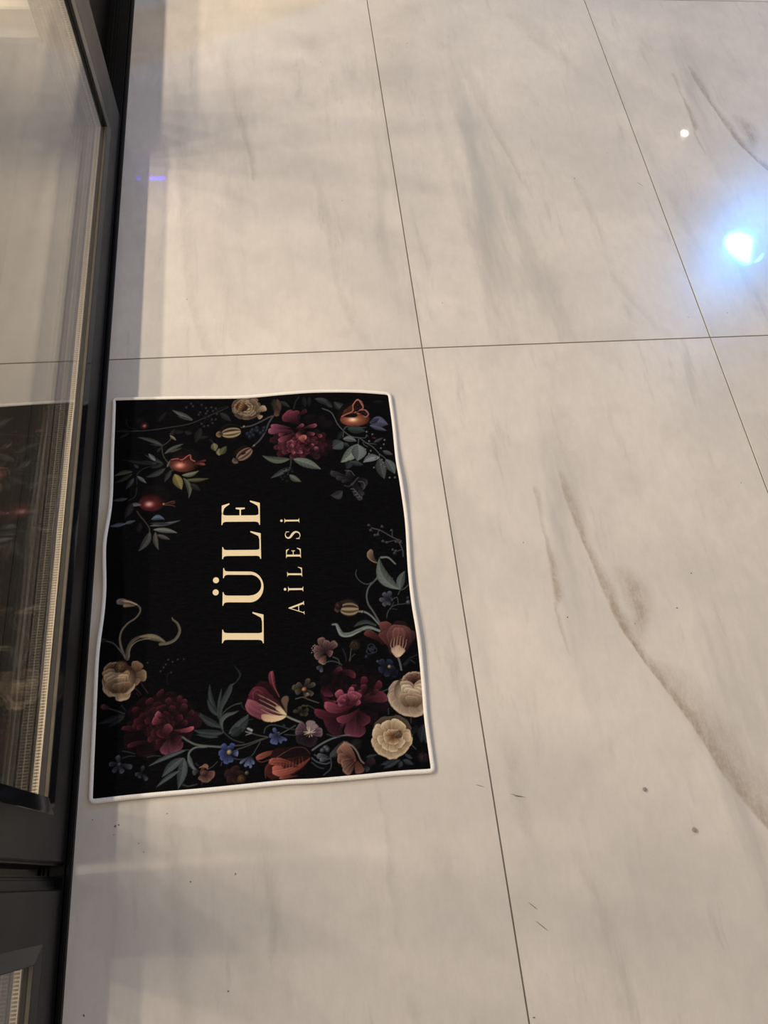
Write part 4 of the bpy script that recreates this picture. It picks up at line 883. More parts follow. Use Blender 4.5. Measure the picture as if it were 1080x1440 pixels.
stroke([(214.3,-165.9),(224.1,-152.8),(227.1,-142.2)],1.38,0.42,(206,176,140),al=0.6)
stroke([(215.2,-165.4),(226.4,-153),(229.3,-143.6)],1.27,0.42,(60,24,28),al=0.6)
petal((209.6,-170.2),(204.5,-153.3),12.7,(222,196,158),(150,100,86),al=0.55,rim=0.2)
petal((209.6,-170.2),(212.3,-150.1),12.7,(222,196,158),(150,100,86),al=0.55,rim=0.2)
petal((209.6,-170.2),(220.2,-155.7),12.7,(222,196,158),(150,100,86),al=0.55,rim=0.2)
stroke([(211,-170.6),(212.9,-181.8),(213.6,-190.3)],2.75,2.53,(108,108,110))
stroke([(233.2,-136.1),(237.9,-132.1),(245.7,-130.5)],1.08,0.86,(70,64,66))
stroke([(217.1,-182.1),(226.4,-174.4),(241,-168.2)],1.26,1.05,(56,60,62))
stroke([(228.5,-174.6),(236.1,-181.6)],1.27,0.85,(66,68,68))
petal((218.9,-184.4),(231.1,-170.6),6.3,(12,14,14),(46,50,52),kind='leaf')
petal((96.5,-150.6),(90.8,-127.6),14.7,(38,22,24),(150,114,108),rim=1,streak=0.8,seed=165)
petal((96.5,-150.6),(100.9,-132.8),12.6,(38,22,24),(150,114,108),rim=1,streak=0.8,seed=215)
petal((96.5,-150.6),(115.2,-137.2),14.7,(38,22,24),(150,114,108),rim=1,streak=0.8,seed=285)
petal((96.5,-150.6),(79.2,-144.9),16.8,(38,22,24),(150,114,108),rim=1,streak=0.8,seed=115)
petal((96.5,-150.6),(80.4,-158.8),14.7,(38,22,24),(150,114,108),rim=1,streak=0.8,seed=125)
petal((96.5,-150.6),(107.6,-155.8),12.6,(38,22,24),(150,114,108),rim=1,streak=0.8,seed=255)
petal((97.1,-157.1),(89,-169.5),14.7,(70,44,36),(186,140,116))
ball(76.6,-143.6,1.2,1.3,0,(60,53,52),(180,160,156),(255,240,234),hx=-0.25,hy=0.2,hs=0.22)
ball(77.6,-146.9,1.2,1.3,0,(60,53,52),(180,160,156),(255,240,234),hx=-0.25,hy=0.2,hs=0.22)
ball(78.8,-140.6,1.2,1.3,0,(60,53,52),(180,160,156),(255,240,234),hx=-0.25,hy=0.2,hs=0.22)
ball(81,-139.1,1.2,1.3,0,(60,53,52),(180,160,156),(255,240,234),hx=-0.25,hy=0.2,hs=0.22)
ball(75.7,-150.6,1.2,1.3,0,(60,53,52),(180,160,156),(255,240,234),hx=-0.25,hy=0.2,hs=0.22)
stroke([(108.3,-160.2),(116.2,-165.1),(118.1,-172.6)],1.47,1.26,(84,82,78))
stroke([(93.2,-168.4),(105.7,-166.7),(115.8,-170.3),(122.7,-175.1)],1.66,1.46,(76,78,74))
stroke([(99.7,-178.4),(109.3,-174.6),(121.6,-176.1)],1.66,1.24,(52,56,54))
stroke([(124.8,-148.8),(128.1,-159.7),(128.5,-172.4)],1.69,1.27,(50,52,54))
petal((89.8,-172.3),(82.3,-176.9),7.5,(30,32,38),(98,104,116))
petal((90.9,-172.4),(88.1,-182.6),6.2,(30,32,38),(120,126,138))
bloom(144.7,-144.4,8.8,7.7,0,((40,28,16),(112,90,56),(146,120,80)),5,lx=-0.2,ly=0.15,rings=3,dens=0.7)
stroke([(137.9,-149.9),(135.8,-160.4),(132.2,-172.8)],1.27,1.06,(86,82,70))
stroke([(142.8,-158.8),(136.8,-163.6),(133.4,-171.8)],1.26,1.05,(70,70,64))
stroke([(163.6,-149.4),(167.9,-144.6),(174.1,-146.4),(174.3,-152.5),(168,-154.1),(163.6,-149.4)],1.27,1.27,(58,62,76))
stroke([(160.9,-156.1),(165.2,-151.3),(171.3,-153.1),(171.6,-159.1),(165.3,-160.7),(160.9,-156.1)],1.27,1.27,(58,62,76))
stroke([(166.7,-154.4),(171,-149.6),(177.2,-151.4),(177.4,-157.5),(171.1,-159.1),(166.7,-154.4)],1.27,1.27,(58,62,76))
daisy(190.6,-184.1,14.2,5,(16,18,30),(58,66,98),None,rot=-0.3)
ball(195.5,-183.5,3.3,3.4,0,(50,46,30),(150,140,92),(225,210,138),hx=-0.25,hy=0.2,hs=0.22)
ball(178.1,-173.5,2.9,3,0,(23,25,32),(70,76,96),(105,114,144),hx=-0.25,hy=0.2,hs=0.22)
ball(161.2,-164.6,3.8,3.8,0,(16,18,22),(50,54,68),(75,81,102),hx=-0.25,hy=0.2,hs=0.22)
daisy(201.1,-193.4,8.3,4,(14,16,26),(40,46,66),None,rot=-0)
stroke([(175.1,-223.2),(183.7,-219.8),(194.4,-216.7)],2.45,1.63,(62,72,72))
bloom(132.5,-206.1,48.1,34.8,0,((14,5,8),(42,12,20),(84,34,46)),21,lx=0,ly=-0.5,rings=5,dens=1.2,plump=0.8)
petal((134.1,-246.7),(169.8,-255.9),40,(14,6,10),(44,16,28),rim=0.2)
petal((140.9,-239.3),(187.8,-239.5),34.2,(14,6,10),(44,16,28),rim=0.2)
petal((136.9,-239),(186.6,-231.3),22.1,(40,10,20),(128,56,70),bend=6.8)
petal((104.2,-187.1),(121.3,-180.2),12.4,(30,6,14),(120,48,64),rim=1)
petal((114.6,-185.9),(140.8,-194.4),12.4,(30,6,14),(120,48,64),rim=1,bend=4.1)
petal((96.9,-203),(101.7,-221.7),12.2,(30,6,14),(120,48,64),rim=1,bend=-4.1)
petal((90.9,-202.4),(91.6,-220.8),10.2,(30,6,14),(120,48,64),rim=1,bend=-2)
petal((148.8,-219.8),(155.1,-195.7),12.2,(30,6,14),(120,48,64),rim=1)
petal((160.6,-224.9),(179.1,-205),12.2,(30,6,14),(120,48,64),rim=1,bend=-2)
petal((164.7,-225.3),(173.6,-217.9),8.1,(30,6,14),(120,48,64),rim=1)
petal((86,-214.3),(107,-232.3),12.1,(30,6,14),(120,48,64),rim=1,bend=-6.1)
petal((147.3,-235.9),(147.1,-215.6),14.1,(30,6,14),(120,48,64),rim=1)
petal((152.5,-224.2),(151.9,-207.8),12.2,(30,6,14),(120,48,64),rim=1)
petal((136.9,-214.7),(137.6,-206.5),10.2,(30,6,14),(120,48,64),rim=1)
petal((115.5,-253),(87.9,-260.3),29.8,(36,10,20),(98,40,58),rim=0.4)
petal((117.5,-253.2),(97.6,-277.8),27.8,(34,10,18),(86,34,50),rim=0.4)
petal((138.2,-247.1),(130.9,-284.7),38,(40,10,20),(138,64,86),rim=0.5)
petal((140.2,-247.3),(152.4,-268.2),22,(40,12,20),(116,48,66))
petal((107.7,-275.8),(123.5,-253.7),7.8,(60,20,30),(130,66,80))
petal((126,-248),(74.1,-241.3),16,(40,8,18),(120,46,64),rim=0.8,bend=6.8)
petal((142.5,-243.5),(107,-258.1),14,(60,16,28),(150,66,84),rim=0.8,bend=4.8)
petal((134.8,-238.8),(89.8,-232.8),18.1,(60,14,28),(176,82,100),rim=0.8,bend=6)
petal((123.3,-231.7),(110.4,-214.4),16.1,(70,16,32),(196,98,122),rim=0.6)
petal((127.1,-234.1),(111.2,-230.6),16.1,(70,16,32),(196,98,122),rim=0.6)
petal((129.3,-232.3),(138.6,-218.9),26.2,(70,16,32),(196,98,122),rim=0.6)
petal((127,-236.1),(142,-227.3),24.1,(70,16,32),(196,98,122),rim=0.6)
petal((125.1,-233.9),(124.2,-219.7),16.1,(70,16,32),(196,98,122),rim=0.6)
petal((123.3,-231.7),(135.2,-210.4),10.1,(70,16,32),(196,98,122),rim=0.6)
petal((133.2,-234.6),(142.7,-219.3),18.1,(84,22,40),(186,94,114),rim=0.7,streak=0.5)
petal((133.2,-234.6),(132.7,-216.4),16.1,(84,22,40),(186,94,114),rim=0.7,streak=0.5)
petal((131.3,-232.4),(138.3,-223),12.1,(84,22,40),(186,94,114),rim=0.7,streak=0.5)
petal((120.1,-233.5),(118,-221.2),14.1,(84,22,40),(186,94,114),rim=0.7,streak=0.5)
petal((119,-234.4),(111.6,-225.6),12.1,(84,22,40),(186,94,114),rim=0.7,streak=0.5)
petal((117.1,-233.2),(120.6,-227.5),8,(84,22,40),(186,94,114),rim=0.7,streak=0.5)
petal((222.9,-238.6),(195,-211.6),30.6,(90,72,58),(186,164,142),rim=0.6)
petal((220.4,-242.4),(189.5,-223.4),24.4,(90,72,58),(186,164,142),rim=0.6)
petal((224.4,-226.5),(189.8,-239.7),30.8,(110,86,64),(206,180,150),rim=0.9,seed=150)
petal((224.4,-226.5),(198.7,-252.5),32.8,(110,86,64),(206,180,150),rim=0.9,seed=160)
petal((224.4,-226.5),(215.9,-262.1),34.9,(110,86,64),(206,180,150),rim=0.9,seed=170)
petal((224.4,-226.5),(232.1,-263.6),28.7,(110,86,64),(206,180,150),rim=0.9,seed=140)
petal((224.4,-226.5),(241,-258.4),26.7,(110,86,64),(206,180,150),rim=0.9,seed=130)
ball(224.6,-224.5,26.4,24.5,0,(89,67,48),(196,168,136),(226,202,166),hx=-0.1,hy=-0.3,hs=0.5)
petal((228.9,-212.1),(214,-202.8),15.3,(112,84,60),(196,168,136),rim=0.9,seed=35)
petal((230.2,-211.1),(222.1,-196.4),15.3,(112,84,60),(196,168,136),rim=0.9,seed=41)
petal((232.1,-210.8),(233.8,-194.6),15.4,(112,84,60),(196,168,136),rim=0.9,seed=47)
petal((233.8,-211.4),(245,-198.2),15.4,(112,84,60),(196,168,136),rim=0.9,seed=53)
petal((234.9,-212.6),(251.7,-205.7),15.3,(112,84,60),(196,168,136),rim=0.9,seed=59)
ball(232.2,-209.7,16.2,12,0,(52,28,21),(104,56,42),(135,72,54),hx=-0.25,hy=0.2,hs=0.22)
petal((231,-213.2),(217.3,-206.5),9.7,(52,28,21),(154,117,93),rim=0.8,seed=0)
petal((231.3,-213.2),(223.3,-200.2),9.7,(52,28,21),(154,117,93),rim=0.8,seed=1)
petal((231.8,-213.2),(233.5,-198.3),9.7,(52,28,21),(154,117,93),rim=0.8,seed=2)
petal((232.3,-213.3),(243.1,-201.7),9.7,(52,28,21),(154,117,93),rim=0.8,seed=3)
petal((232.6,-213.3),(247.6,-208.9),9.7,(52,28,21),(154,117,93),rim=0.8,seed=4)
petal((231.1,-213.2),(217.8,-213.3),9.7,(52,28,21),(154,117,93),rim=0.8,seed=5)
petal((232.5,-213.3),(245.8,-215.3),9.7,(52,28,21),(154,117,93),rim=0.8,seed=6)
petal((231.7,-213.8),(224.5,-207),6.8,(34,18,14),(122,78,60),rim=0.9,seed=0)
petal((231.7,-213.8),(230.2,-203.8),6.8,(34,18,14),(122,78,60),rim=0.9,seed=1)
petal((231.7,-213.8),(237,-204.9),6.8,(34,18,14),(122,78,60),rim=0.9,seed=2)
petal((231.7,-213.8),(240.4,-208.2),6.8,(34,18,14),(122,78,60),rim=0.9,seed=3)
petal((216,-247.6),(215.9,-207.5),24.6,(112,84,60),(196,168,136),rim=0.9,streak=0.15,seed=0,bend=-4.7)
petal((227.5,-248.6),(249.8,-210.4),24.6,(112,84,60),(196,168,136),rim=0.9,streak=0.15,seed=3,bend=4.7)
petal((216.5,-247.7),(216.8,-213.5),23.3,(112,84,60),(226,202,166),rim=0.9,streak=0.15,seed=6,bend=-4.2)
petal((226.9,-248.6),(247.3,-216.5),23.3,(112,84,60),(226,202,166),rim=0.9,streak=0.15,seed=9,bend=4.2)
petal((218.4,-247.8),(221.4,-218.6),20.7,(112,84,60),(226,202,166),rim=0.9,streak=0.15,seed=12,bend=-2.7)
petal((225.1,-248.4),(241.2,-220.9),20.7,(112,84,60),(226,202,166),rim=0.9,streak=0.15,seed=15,bend=2.7)
petal((221.7,-248.1),(230.7,-221.7),23.3,(112,84,60),(226,202,166),rim=0.9,streak=0.15,seed=18,bend=0)
petal((214.7,-248),(214.3,-226.5),23.3,(112,84,60),(196,168,136),rim=1,streak=0.15,seed=0)
petal((228,-249.2),(236.4,-230.4),23.3,(112,84,60),(196,168,136),rim=1,streak=0.15,seed=1)
petal((221.7,-248.6),(225.4,-231.9),23.3,(112,84,60),(196,168,136),rim=1,streak=0.15,seed=2)
petal((188.3,-291),(169,-263.8),33.4,(50,42,34),(104,90,72),rim=0.5,seed=600)
petal((188.3,-291),(187.7,-259.5),33.4,(50,42,34),(104,90,72),rim=0.5,seed=690)
petal((188.3,-291),(207.6,-263.3),33.4,(50,42,34),(104,90,72),rim=0.5,seed=790)
petal((188.3,-291),(218.1,-278.1),33.4,(50,42,34),(104,90,72),rim=0.5,seed=850)
petal((188.3,-291),(216.2,-293.6),33.4,(50,42,34),(104,90,72),rim=0.5,seed=850)
petal((187.3,-290.9),(158.7,-286.3),21.6,(128,98,62),(216,190,146),rim=0.9,seed=950)
petal((187.3,-290.9),(156.6,-297.7),21.6,(128,98,62),(216,190,146),rim=0.9,seed=1010)
petal((187.3,-290.9),(162.3,-309.8),23.6,(128,98,62),(216,190,146),rim=0.9,seed=1070)
petal((187.3,-290.9),(173.5,-317.5),23.6,(128,98,62),(216,190,146),rim=0.9,seed=1105)
petal((187.3,-290.9),(184.9,-322.3),23.6,(128,98,62),(216,190,146),rim=0.9,seed=1125)
petal((187.3,-290.9),(197.2,-318.7),23.6,(128,98,62),(216,190,146),rim=0.9,seed=1100)
petal((187.3,-290.9),(208,-312.1),23.6,(128,98,62),(216,190,146),rim=0.9,seed=1060)
petal((187.3,-290.9),(217.5,-299.5),21.6,(128,98,62),(216,190,146),rim=0.9,seed=990)
petal((187.3,-290.9),(216.9,-287.8),19.7,(128,98,62),(216,190,146),rim=0.9,seed=930)
petal((188.5,-289.1),(163,-273.1),17.7,(134,98,56),(234,210,166),rim=0.7,seed=575)
petal((188.5,-289.1),(159.2,-280.6),19.7,(134,98,56),(234,210,166),rim=0.7,seed=560)
petal((188.5,-289.1),(178.8,-266.7),21.7,(134,98,56),(234,210,166),rim=0.7,seed=650)
petal((188.5,-289.1),(197.3,-264.4),17.7,(134,98,56),(234,210,166),rim=0.7,seed=740)
petal((188.5,-289.1),(206.7,-271.2),21.7,(134,98,56),(234,210,166),rim=0.7,seed=790)
petal((188.5,-289.1),(216.2,-293.6),17.7,(134,98,56),(234,210,166),rim=0.7,seed=850)
petal((188.5,-289.1),(165.8,-294.7),17.7,(134,98,56),(234,210,166),rim=0.7,seed=600)
petal((188.5,-289.1),(174.6,-307.1),17.7,(134,98,56),(234,210,166),rim=0.7,seed=650)
petal((188.5,-289.1),(188,-312.2),17.7,(134,98,56),(234,210,166),rim=0.7,seed=720)
petal((188.5,-289.1),(202.9,-304),19.7,(134,98,56),(234,210,166),rim=0.7,seed=790)
petal((188.9,-289.1),(174.8,-285.9),13.8,(120,76,34),(232,204,154),rim=0.7,seed=640)
petal((188.9,-289.1),(181.4,-280.6),11.8,(120,76,34),(232,204,154),rim=0.7,seed=670)
petal((188.9,-289.1),(191.6,-279.6),11.8,(120,76,34),(232,204,154),rim=0.7,seed=720)
petal((188.9,-289.1),(199.2,-283.3),11.8,(120,76,34),(232,204,154),rim=0.7,seed=760)
petal((188.9,-289.1),(204.2,-292.5),11.8,(120,76,34),(232,204,154),rim=0.7,seed=790)
petal((188.9,-289.1),(193.2,-301.1),11.8,(120,76,34),(232,204,154),rim=0.7,seed=740)
petal((188.9,-289.1),(183.3,-300.2),11.8,(120,76,34),(232,204,154),rim=0.7,seed=690)
petal((188.9,-289.1),(175.9,-294.7),11.8,(120,76,34),(232,204,154),rim=0.7,seed=650)
stroke([(188.9,-289.1),(194.5,-289.7)],1.57,0.59,(120,70,28),al=0.8)
stroke([(188.9,-289.1),(192.8,-292.7)],1.57,0.59,(120,70,28),al=0.8)
stroke([(188.9,-289.1),(189.3,-294.1)],1.57,0.59,(120,70,28),al=0.8)
stroke([(188.9,-289.1),(185.6,-293.2)],1.57,0.59,(120,70,28),al=0.8)
stroke([(188.9,-289.1),(183.5,-290.3)],1.57,0.59,(120,70,28),al=0.8)
stroke([(188.9,-289.1),(183.9,-286.9)],1.57,0.59,(120,70,28),al=0.8)
stroke([(188.9,-289.1),(186.6,-284.5)],1.57,0.59,(120,70,28),al=0.8)
stroke([(188.9,-289.1),(190.5,-284.3)],1.57,0.59,(120,70,28),al=0.8)
stroke([(188.9,-289.1),(193.6,-286.4)],1.57,0.59,(120,70,28),al=0.8)
bloom(197.7,-287.6,6.8,5.4,-0.4,((120,76,40),(206,170,120),(236,208,160)),4,lx=-0.2,ly=0.15,rings=3,dens=0.6)
petal((196.5,-324.4),(166.4,-328.1),8.5,(20,22,23),(73,80,85),kind='leaf')
petal((194.6,-324.2),(169.7,-334.1),7.7,(20,22,23),(73,80,85),kind='leaf')
petal((198.3,-326.4),(193.3,-335.4),7.7,(20,22,23),(73,80,85),kind='leaf')
petal((200.5,-324.8),(215.4,-332.8),7.7,(20,22,23),(73,80,85),kind='leaf')
petal((214.5,-324.2),(203.6,-315.5),5.8,(20,22,23),(73,80,85),kind='leaf')
petal((238.7,-276.1),(231.2,-302.8),14,(16,18,19),(59,66,71),kind='leaf',bend=-2)
petal((239.7,-284.1),(238.1,-304.4),9.9,(21,23,24),(75,82,87),kind='leaf')
petal((228.4,-277.1),(216.7,-289.8),10,(9,10,11),(34,39,41),kind='leaf')
stroke([(219.8,-264.4),(219.2,-272.3)],1.6,1.2,(66,66,72))
stroke([(216.8,-305.3),(222.1,-311.5)],1.18,0.78,(84,84,86))
bloom(231.5,-324.3,8.3,7.2,0,((30,18,20),(88,58,60),(130,92,92)),8,lx=-0.2,ly=0.15,rings=3,dens=0.9)
stroke([(186,-256.4),(186.9,-247.5)],1.2,1.2,(62,74,82))
stroke([(67.6,-298),(80.9,-290.7),(97.1,-284.5),(115.2,-281.3),(124.1,-281.6)],2.31,1.92,(110,114,114))
stroke([(90.7,-277.1),(103.2,-282.2),(115.1,-282.3)],1.37,0.98,(70,72,74))
petal((93.2,-310.8),(114.6,-289),12.6,(21,24,23),(75,87,82),kind='leaf',bend=-2.7)
petal((125.7,-298.7),(142.1,-292.5),15.5,(12,12,10),(46,43,39),kind='leaf')
stroke([(98.2,-301.8),(93.4,-308),(94.2,-318.4),(92,-327.6),(81.8,-334.9)],1.54,1.35,(74,80,82))
petal((130.3,-317.7),(113.4,-291.8),15.4,(64,36,26),(164,120,98),rim=0.8,streak=0.9,seed=335)
petal((130.3,-317.7),(105.9,-298.7),19.2,(64,36,26),(164,120,98),rim=0.8,streak=0.9,seed=300)
petal((130.3,-317.7),(103.8,-312.8),19.2,(64,36,26),(164,120,98),rim=0.8,streak=0.9,seed=295)
petal((130.3,-317.7),(108.9,-323.6),17.3,(64,36,26),(164,120,98),rim=0.8,streak=0.9,seed=325)
petal((130.3,-317.7),(112.8,-335.1),17.3,(64,36,26),(164,120,98),rim=0.8,streak=0.9,seed=350)
petal((130.3,-317.7),(112.2,-293.6),17.3,(96,56,40),(184,140,112),rim=0.6)
petal((131.7,-320.1),(136,-337.4),17.2,(92,50,32),(140,92,70))
stroke([(115.4,-291),(125.8,-296.8),(133,-306),(137.7,-318.8),(143.1,-325)],2.33,1.56,(140,116,104))
petal((140.6,-330.3),(157.5,-318.8),15.3,(26,14,18),(74,50,54))
petal((145.9,-315.8),(163.9,-313.7),5,(17,19,21),(64,69,75),kind='leaf')
petal((142.7,-328.7),(148,-334.8),9.6,(40,40,48),(84,84,96))
ball(129.8,-319,2.7,3.8,0,(40,18,12),(120,70,50),(150,90,60),hx=-0.25,hy=0.2,hs=0.22)
ball(87.3,-297,5.1,4.2,-0.3,(26,28,32),(92,96,104),(120,124,132),hx=-0.25,hy=0.2,hs=0.22)
ball(82.2,-299.9,4.3,3.8,0,(26,28,32),(92,96,104),(120,124,132),hx=-0.25,hy=0.2,hs=0.22)
ball(90.1,-299.5,3.9,4.5,0,(26,28,32),(92,96,104),(120,124,132),hx=-0.25,hy=0.2,hs=0.22)
petal((91.3,-310.6),(73.9,-307.1),9.6,(34,36,42),(122,124,134),rim=0.8,streak=1)
petal((93.1,-312.7),(77.4,-313.1),7.7,(34,36,42),(122,124,134),rim=0.8,streak=1)
stroke([(66,-309.2),(73.4,-315.5),(84.8,-319.4),(91.7,-318.2)],1.72,1.53,(86,90,98))
stroke([(65.6,-315.7),(74.8,-323.1),(82.4,-325.7)],1.52,1.33,(66,70,78))
stroke([(70.1,-304.9),(75.7,-309.2)],1.15,0.96,(96,98,104))
stroke([(-195.8,-49.4),(-190.1,-56),(-190.3,-63.9),(-196.8,-73.1),(-206.7,-80.1),(-214.6,-90.5),(-217.7,-101.8),(-216.1,-114.6),(-211.7,-127.6),(-207,-138)],2.31,2.83,(112,102,86))
petal((-194.5,-49.5),(-226,-41.7),12.3,(84,68,54),(176,154,128))
stroke([(-221.8,-38.3),(-226.5,-41.1),(-224.8,-46.6),(-219.8,-47.5)],1.03,1.03,(140,124,108))
stroke([(-195.7,-50.2),(-205.8,-44.9),(-219.1,-41.7)],1.28,1.03,(200,180,154))
petal((-196.9,-51.5),(-216.5,-50.4),5.6,(110,86,64),(180,152,120))
petal((-234.1,-108.6),(-246.6,-105.8),8.9,(34,28,24),(84,74,64))
stroke([(-236.5,-108.4),(-226.7,-112.5),(-217.9,-122.1),(-211.6,-130.6)],2.23,1.98,(90,84,74))
stroke([(-205.3,-138.1),(-204.8,-123.2),(-199.3,-111),(-190,-104.6),(-178,-102.5)],5.37,3.42,(92,86,70),belly=1)
petal((-190,-104.1),(-147.4,-117.3),10,(40,37,29),(147,135,105),kind='leaf',bend=4.5)
stroke([(-157.1,-117.6),(-145,-116.8),(-134.2,-111.3),(-128.4,-99.4),(-131.5,-87),(-139,-79.3),(-140.3,-75.8)],4.97,1.24,(104,98,84),belly=1)
stroke([(-203,-135.8),(-201.3,-120.9),(-191,-110.4),(-171.8,-106.9)],1.22,0.98,(140,130,104))
petal((-198.2,-165.8),(-176.6,-165.2),21.6,(90,66,44),(176,146,110),rim=0.7)
petal((-198.4,-160.9),(-187.3,-144.6),21.7,(90,66,44),(168,138,100))
petal((-198.1,-168.2),(-187.2,-176.5),14.4,(100,76,50),(170,140,104))
petal((-214.4,-169.3),(-239.9,-173.1),24,(110,82,54),(206,176,134),rim=0.9,seed=100)
petal((-214.4,-169.3),(-234.3,-189.1),26.4,(110,82,54),(206,176,134),rim=0.9,seed=110)
petal((-214.4,-169.3),(-222.5,-193.7),21.6,(110,82,54),(206,176,134),rim=0.9,seed=90)
petal((-214.4,-169.3),(-208.3,-200.5),26.4,(110,82,54),(206,176,134),rim=0.9,seed=110)
petal((-214.4,-169.3),(-197.3,-187.6),24,(110,82,54),(206,176,134),rim=0.9,seed=100)
ball(-215.7,-167.2,24.5,22.5,0,(73,52,33),(184,150,110),(214,184,140),hx=-0.1,hy=-0.3,hs=0.5)
petal((-224.5,-157.6),(-237.8,-149.6),12.8,(92,66,42),(184,150,110),rim=0.9,seed=35)
petal((-223.6,-156.7),(-232.2,-144),12.8,(92,66,42),(184,150,110),rim=0.9,seed=41)
petal((-222.1,-156.5),(-223,-142.4),12.8,(92,66,42),(184,150,110),rim=0.9,seed=47)
petal((-220.6,-156.9),(-213.5,-145.4),12.8,(92,66,42),(184,150,110),rim=0.9,seed=53)
petal((-219.6,-158),(-207.1,-151.9),12.8,(92,66,42),(184,150,110),rim=0.9,seed=59)
ball(-222.2,-155.4,13.2,10.3,0,(46,27,15),(92,54,30),(119,70,39),hx=-0.25,hy=0.2,hs=0.22)
petal((-222.6,-158.5),(-234.6,-152.8),8.1,(46,27,15),(142,106,74),rim=0.8,seed=0)
petal((-222.4,-158.5),(-230.7,-147.3),8.1,(46,27,15),(142,106,74),rim=0.8,seed=1)
petal((-222,-158.5),(-222.8,-145.6),8.1,(46,27,15),(142,106,74),rim=0.8,seed=2)
petal((-221.6,-158.6),(-214.6,-148.5),8.1,(46,27,15),(142,106,74),rim=0.8,seed=3)
petal((-221.4,-158.6),(-209.9,-154.7),8.1,(46,27,15),(142,106,74),rim=0.8,seed=4)
petal((-222.6,-158.5),(-233.2,-158.6),8.1,(46,27,15),(142,106,74),rim=0.8,seed=5)
petal((-221.4,-158.6),(-210.4,-160.2),8.1,(46,27,15),(142,106,74),rim=0.8,seed=6)
petal((-222,-159),(-228.7,-153.2),5.7,(30,18,10),(110,73,46),rim=0.9,seed=0)
petal((-222,-159),(-224.6,-150.4),5.7,(30,18,10),(110,73,46),rim=0.9,seed=1)
petal((-222,-159),(-219,-151.3),5.7,(30,18,10),(110,73,46),rim=0.9,seed=2)
petal((-222,-159),(-215.8,-154.1),5.7,(30,18,10),(110,73,46),rim=0.9,seed=3)
petal((-220,-188.5),(-235.6,-153.6),23.4,(92,66,42),(184,150,110),rim=0.9,streak=0.15,seed=0,bend=-4.4)
petal((-209.3,-189.5),(-208,-156),23.4,(92,66,42),(184,150,110),rim=0.9,streak=0.15,seed=3,bend=4.4)
petal((-219.5,-188.6),(-234.1,-158.9),22.2,(92,66,42),(214,184,140),rim=0.9,streak=0.15,seed=6,bend=-4)
petal((-209.8,-189.4),(-209,-161.3),22.2,(92,66,42),(214,184,140),rim=0.9,streak=0.15,seed=9,bend=4)
petal((-217.8,-188.7),(-229.6,-163.2),19.7,(92,66,42),(214,184,140),rim=0.9,streak=0.15,seed=12,bend=-2.6)
petal((-211.5,-189.3),(-213.4,-165.1),19.7,(92,66,42),(214,184,140),rim=0.9,streak=0.15,seed=15,bend=2.6)
petal((-214.7,-189),(-221.6,-165.9),22.2,(92,66,42),(214,184,140),rim=0.9,streak=0.15,seed=18,bend=0)
petal((-221.1,-188.9),(-228.2,-168.8),22.2,(92,66,42),(184,150,110),rim=1,streak=0.15,seed=0)
petal((-208.8,-190),(-207.4,-172.4),22.2,(92,66,42),(184,150,110),rim=1,streak=0.15,seed=1)
petal((-214.6,-189.4),(-217.1,-173.8),22.2,(92,66,42),(184,150,110),rim=1,streak=0.15,seed=2)
bloom(-213.5,-150.3,10,9.4,0,((70,40,22),(166,120,76),(198,156,108)),3,lx=-0.2,ly=0.15,rings=4,dens=0.7)
ball(-175.4,-146.1,1.9,2,0,(24,22,19),(72,66,58),(108,99,87),hx=-0.25,hy=0.2,hs=0.22)
ball(-144.4,-143.8,1.9,2,0,(24,22,19),(72,66,58),(108,99,87),hx=-0.25,hy=0.2,hs=0.22)
ball(-137.7,-147.6,1.9,2,0,(24,22,19),(72,66,58),(108,99,87),hx=-0.25,hy=0.2,hs=0.22)
ball(-130.1,-144.5,1.9,2,0,(24,22,19),(72,66,58),(108,99,87),hx=-0.25,hy=0.2,hs=0.22)
ball(-120.9,-144.8,1.9,2,0,(24,22,19),(72,66,58),(108,99,87),hx=-0.25,hy=0.2,hs=0.22)
ball(-147.9,-151,1.9,2,0,(24,22,19),(72,66,58),(108,99,87),hx=-0.25,hy=0.2,hs=0.22)
ball(-155.5,-160.9,1.9,2,0,(24,22,19),(72,66,58),(108,99,87),hx=-0.25,hy=0.2,hs=0.22)
ball(-139.7,-164,1.9,2,0,(24,22,19),(72,66,58),(108,99,87),hx=-0.25,hy=0.2,hs=0.22)
ball(-151.3,-155.1,1.9,2,0,(24,22,19),(72,66,58),(108,99,87),hx=-0.25,hy=0.2,hs=0.22)
stroke([(-144,-164.4),(-146.2,-172.8),(-143.6,-182.7)],1.45,1.21,(34,30,28))
stroke([(-185,-174.2),(-178.8,-184.5),(-173.8,-192.1)],1.68,1.2,(62,44,46))
stroke([(-192.8,-183.2),(-183.1,-193.7)],1.91,0.95,(70,48,50))
stroke([(-190.2,-190.7),(-186.5,-195.8)],1.42,0.95,(60,42,44))
petal((-227.3,-211.5),(-240.7,-206.3),9.3,(50,26,28),(130,74,76))
stroke([(-228.5,-210.9),(-219.1,-214.6),(-206.2,-220.4)],1.63,1.4,(72,66,66))
stroke([(-211.4,-207.7),(-204.1,-216.6)],1.41,0.94,(50,50,50))
petal((-207.3,-222.2),(-243.3,-231.6),9.3,(15,16,16),(55,57,57),kind='leaf')
petal((-206.1,-224.6),(-229.3,-237.5),7,(15,16,16),(55,57,57),kind='leaf')
petal((-206.1,-223.4),(-221,-223.3),7,(15,16,16),(55,57,57),kind='leaf')
bloom(-153.9,-238.6,52.1,47.6,0,((12,4,7),(58,17,27),(112,44,58)),31,lx=-0.05,ly=-0,rings=7,dens=1.7,plump=0.66)
petal((-135.2,-251.9),(-94.9,-234.7),30,(20,6,10),(66,26,36),rim=0.3)
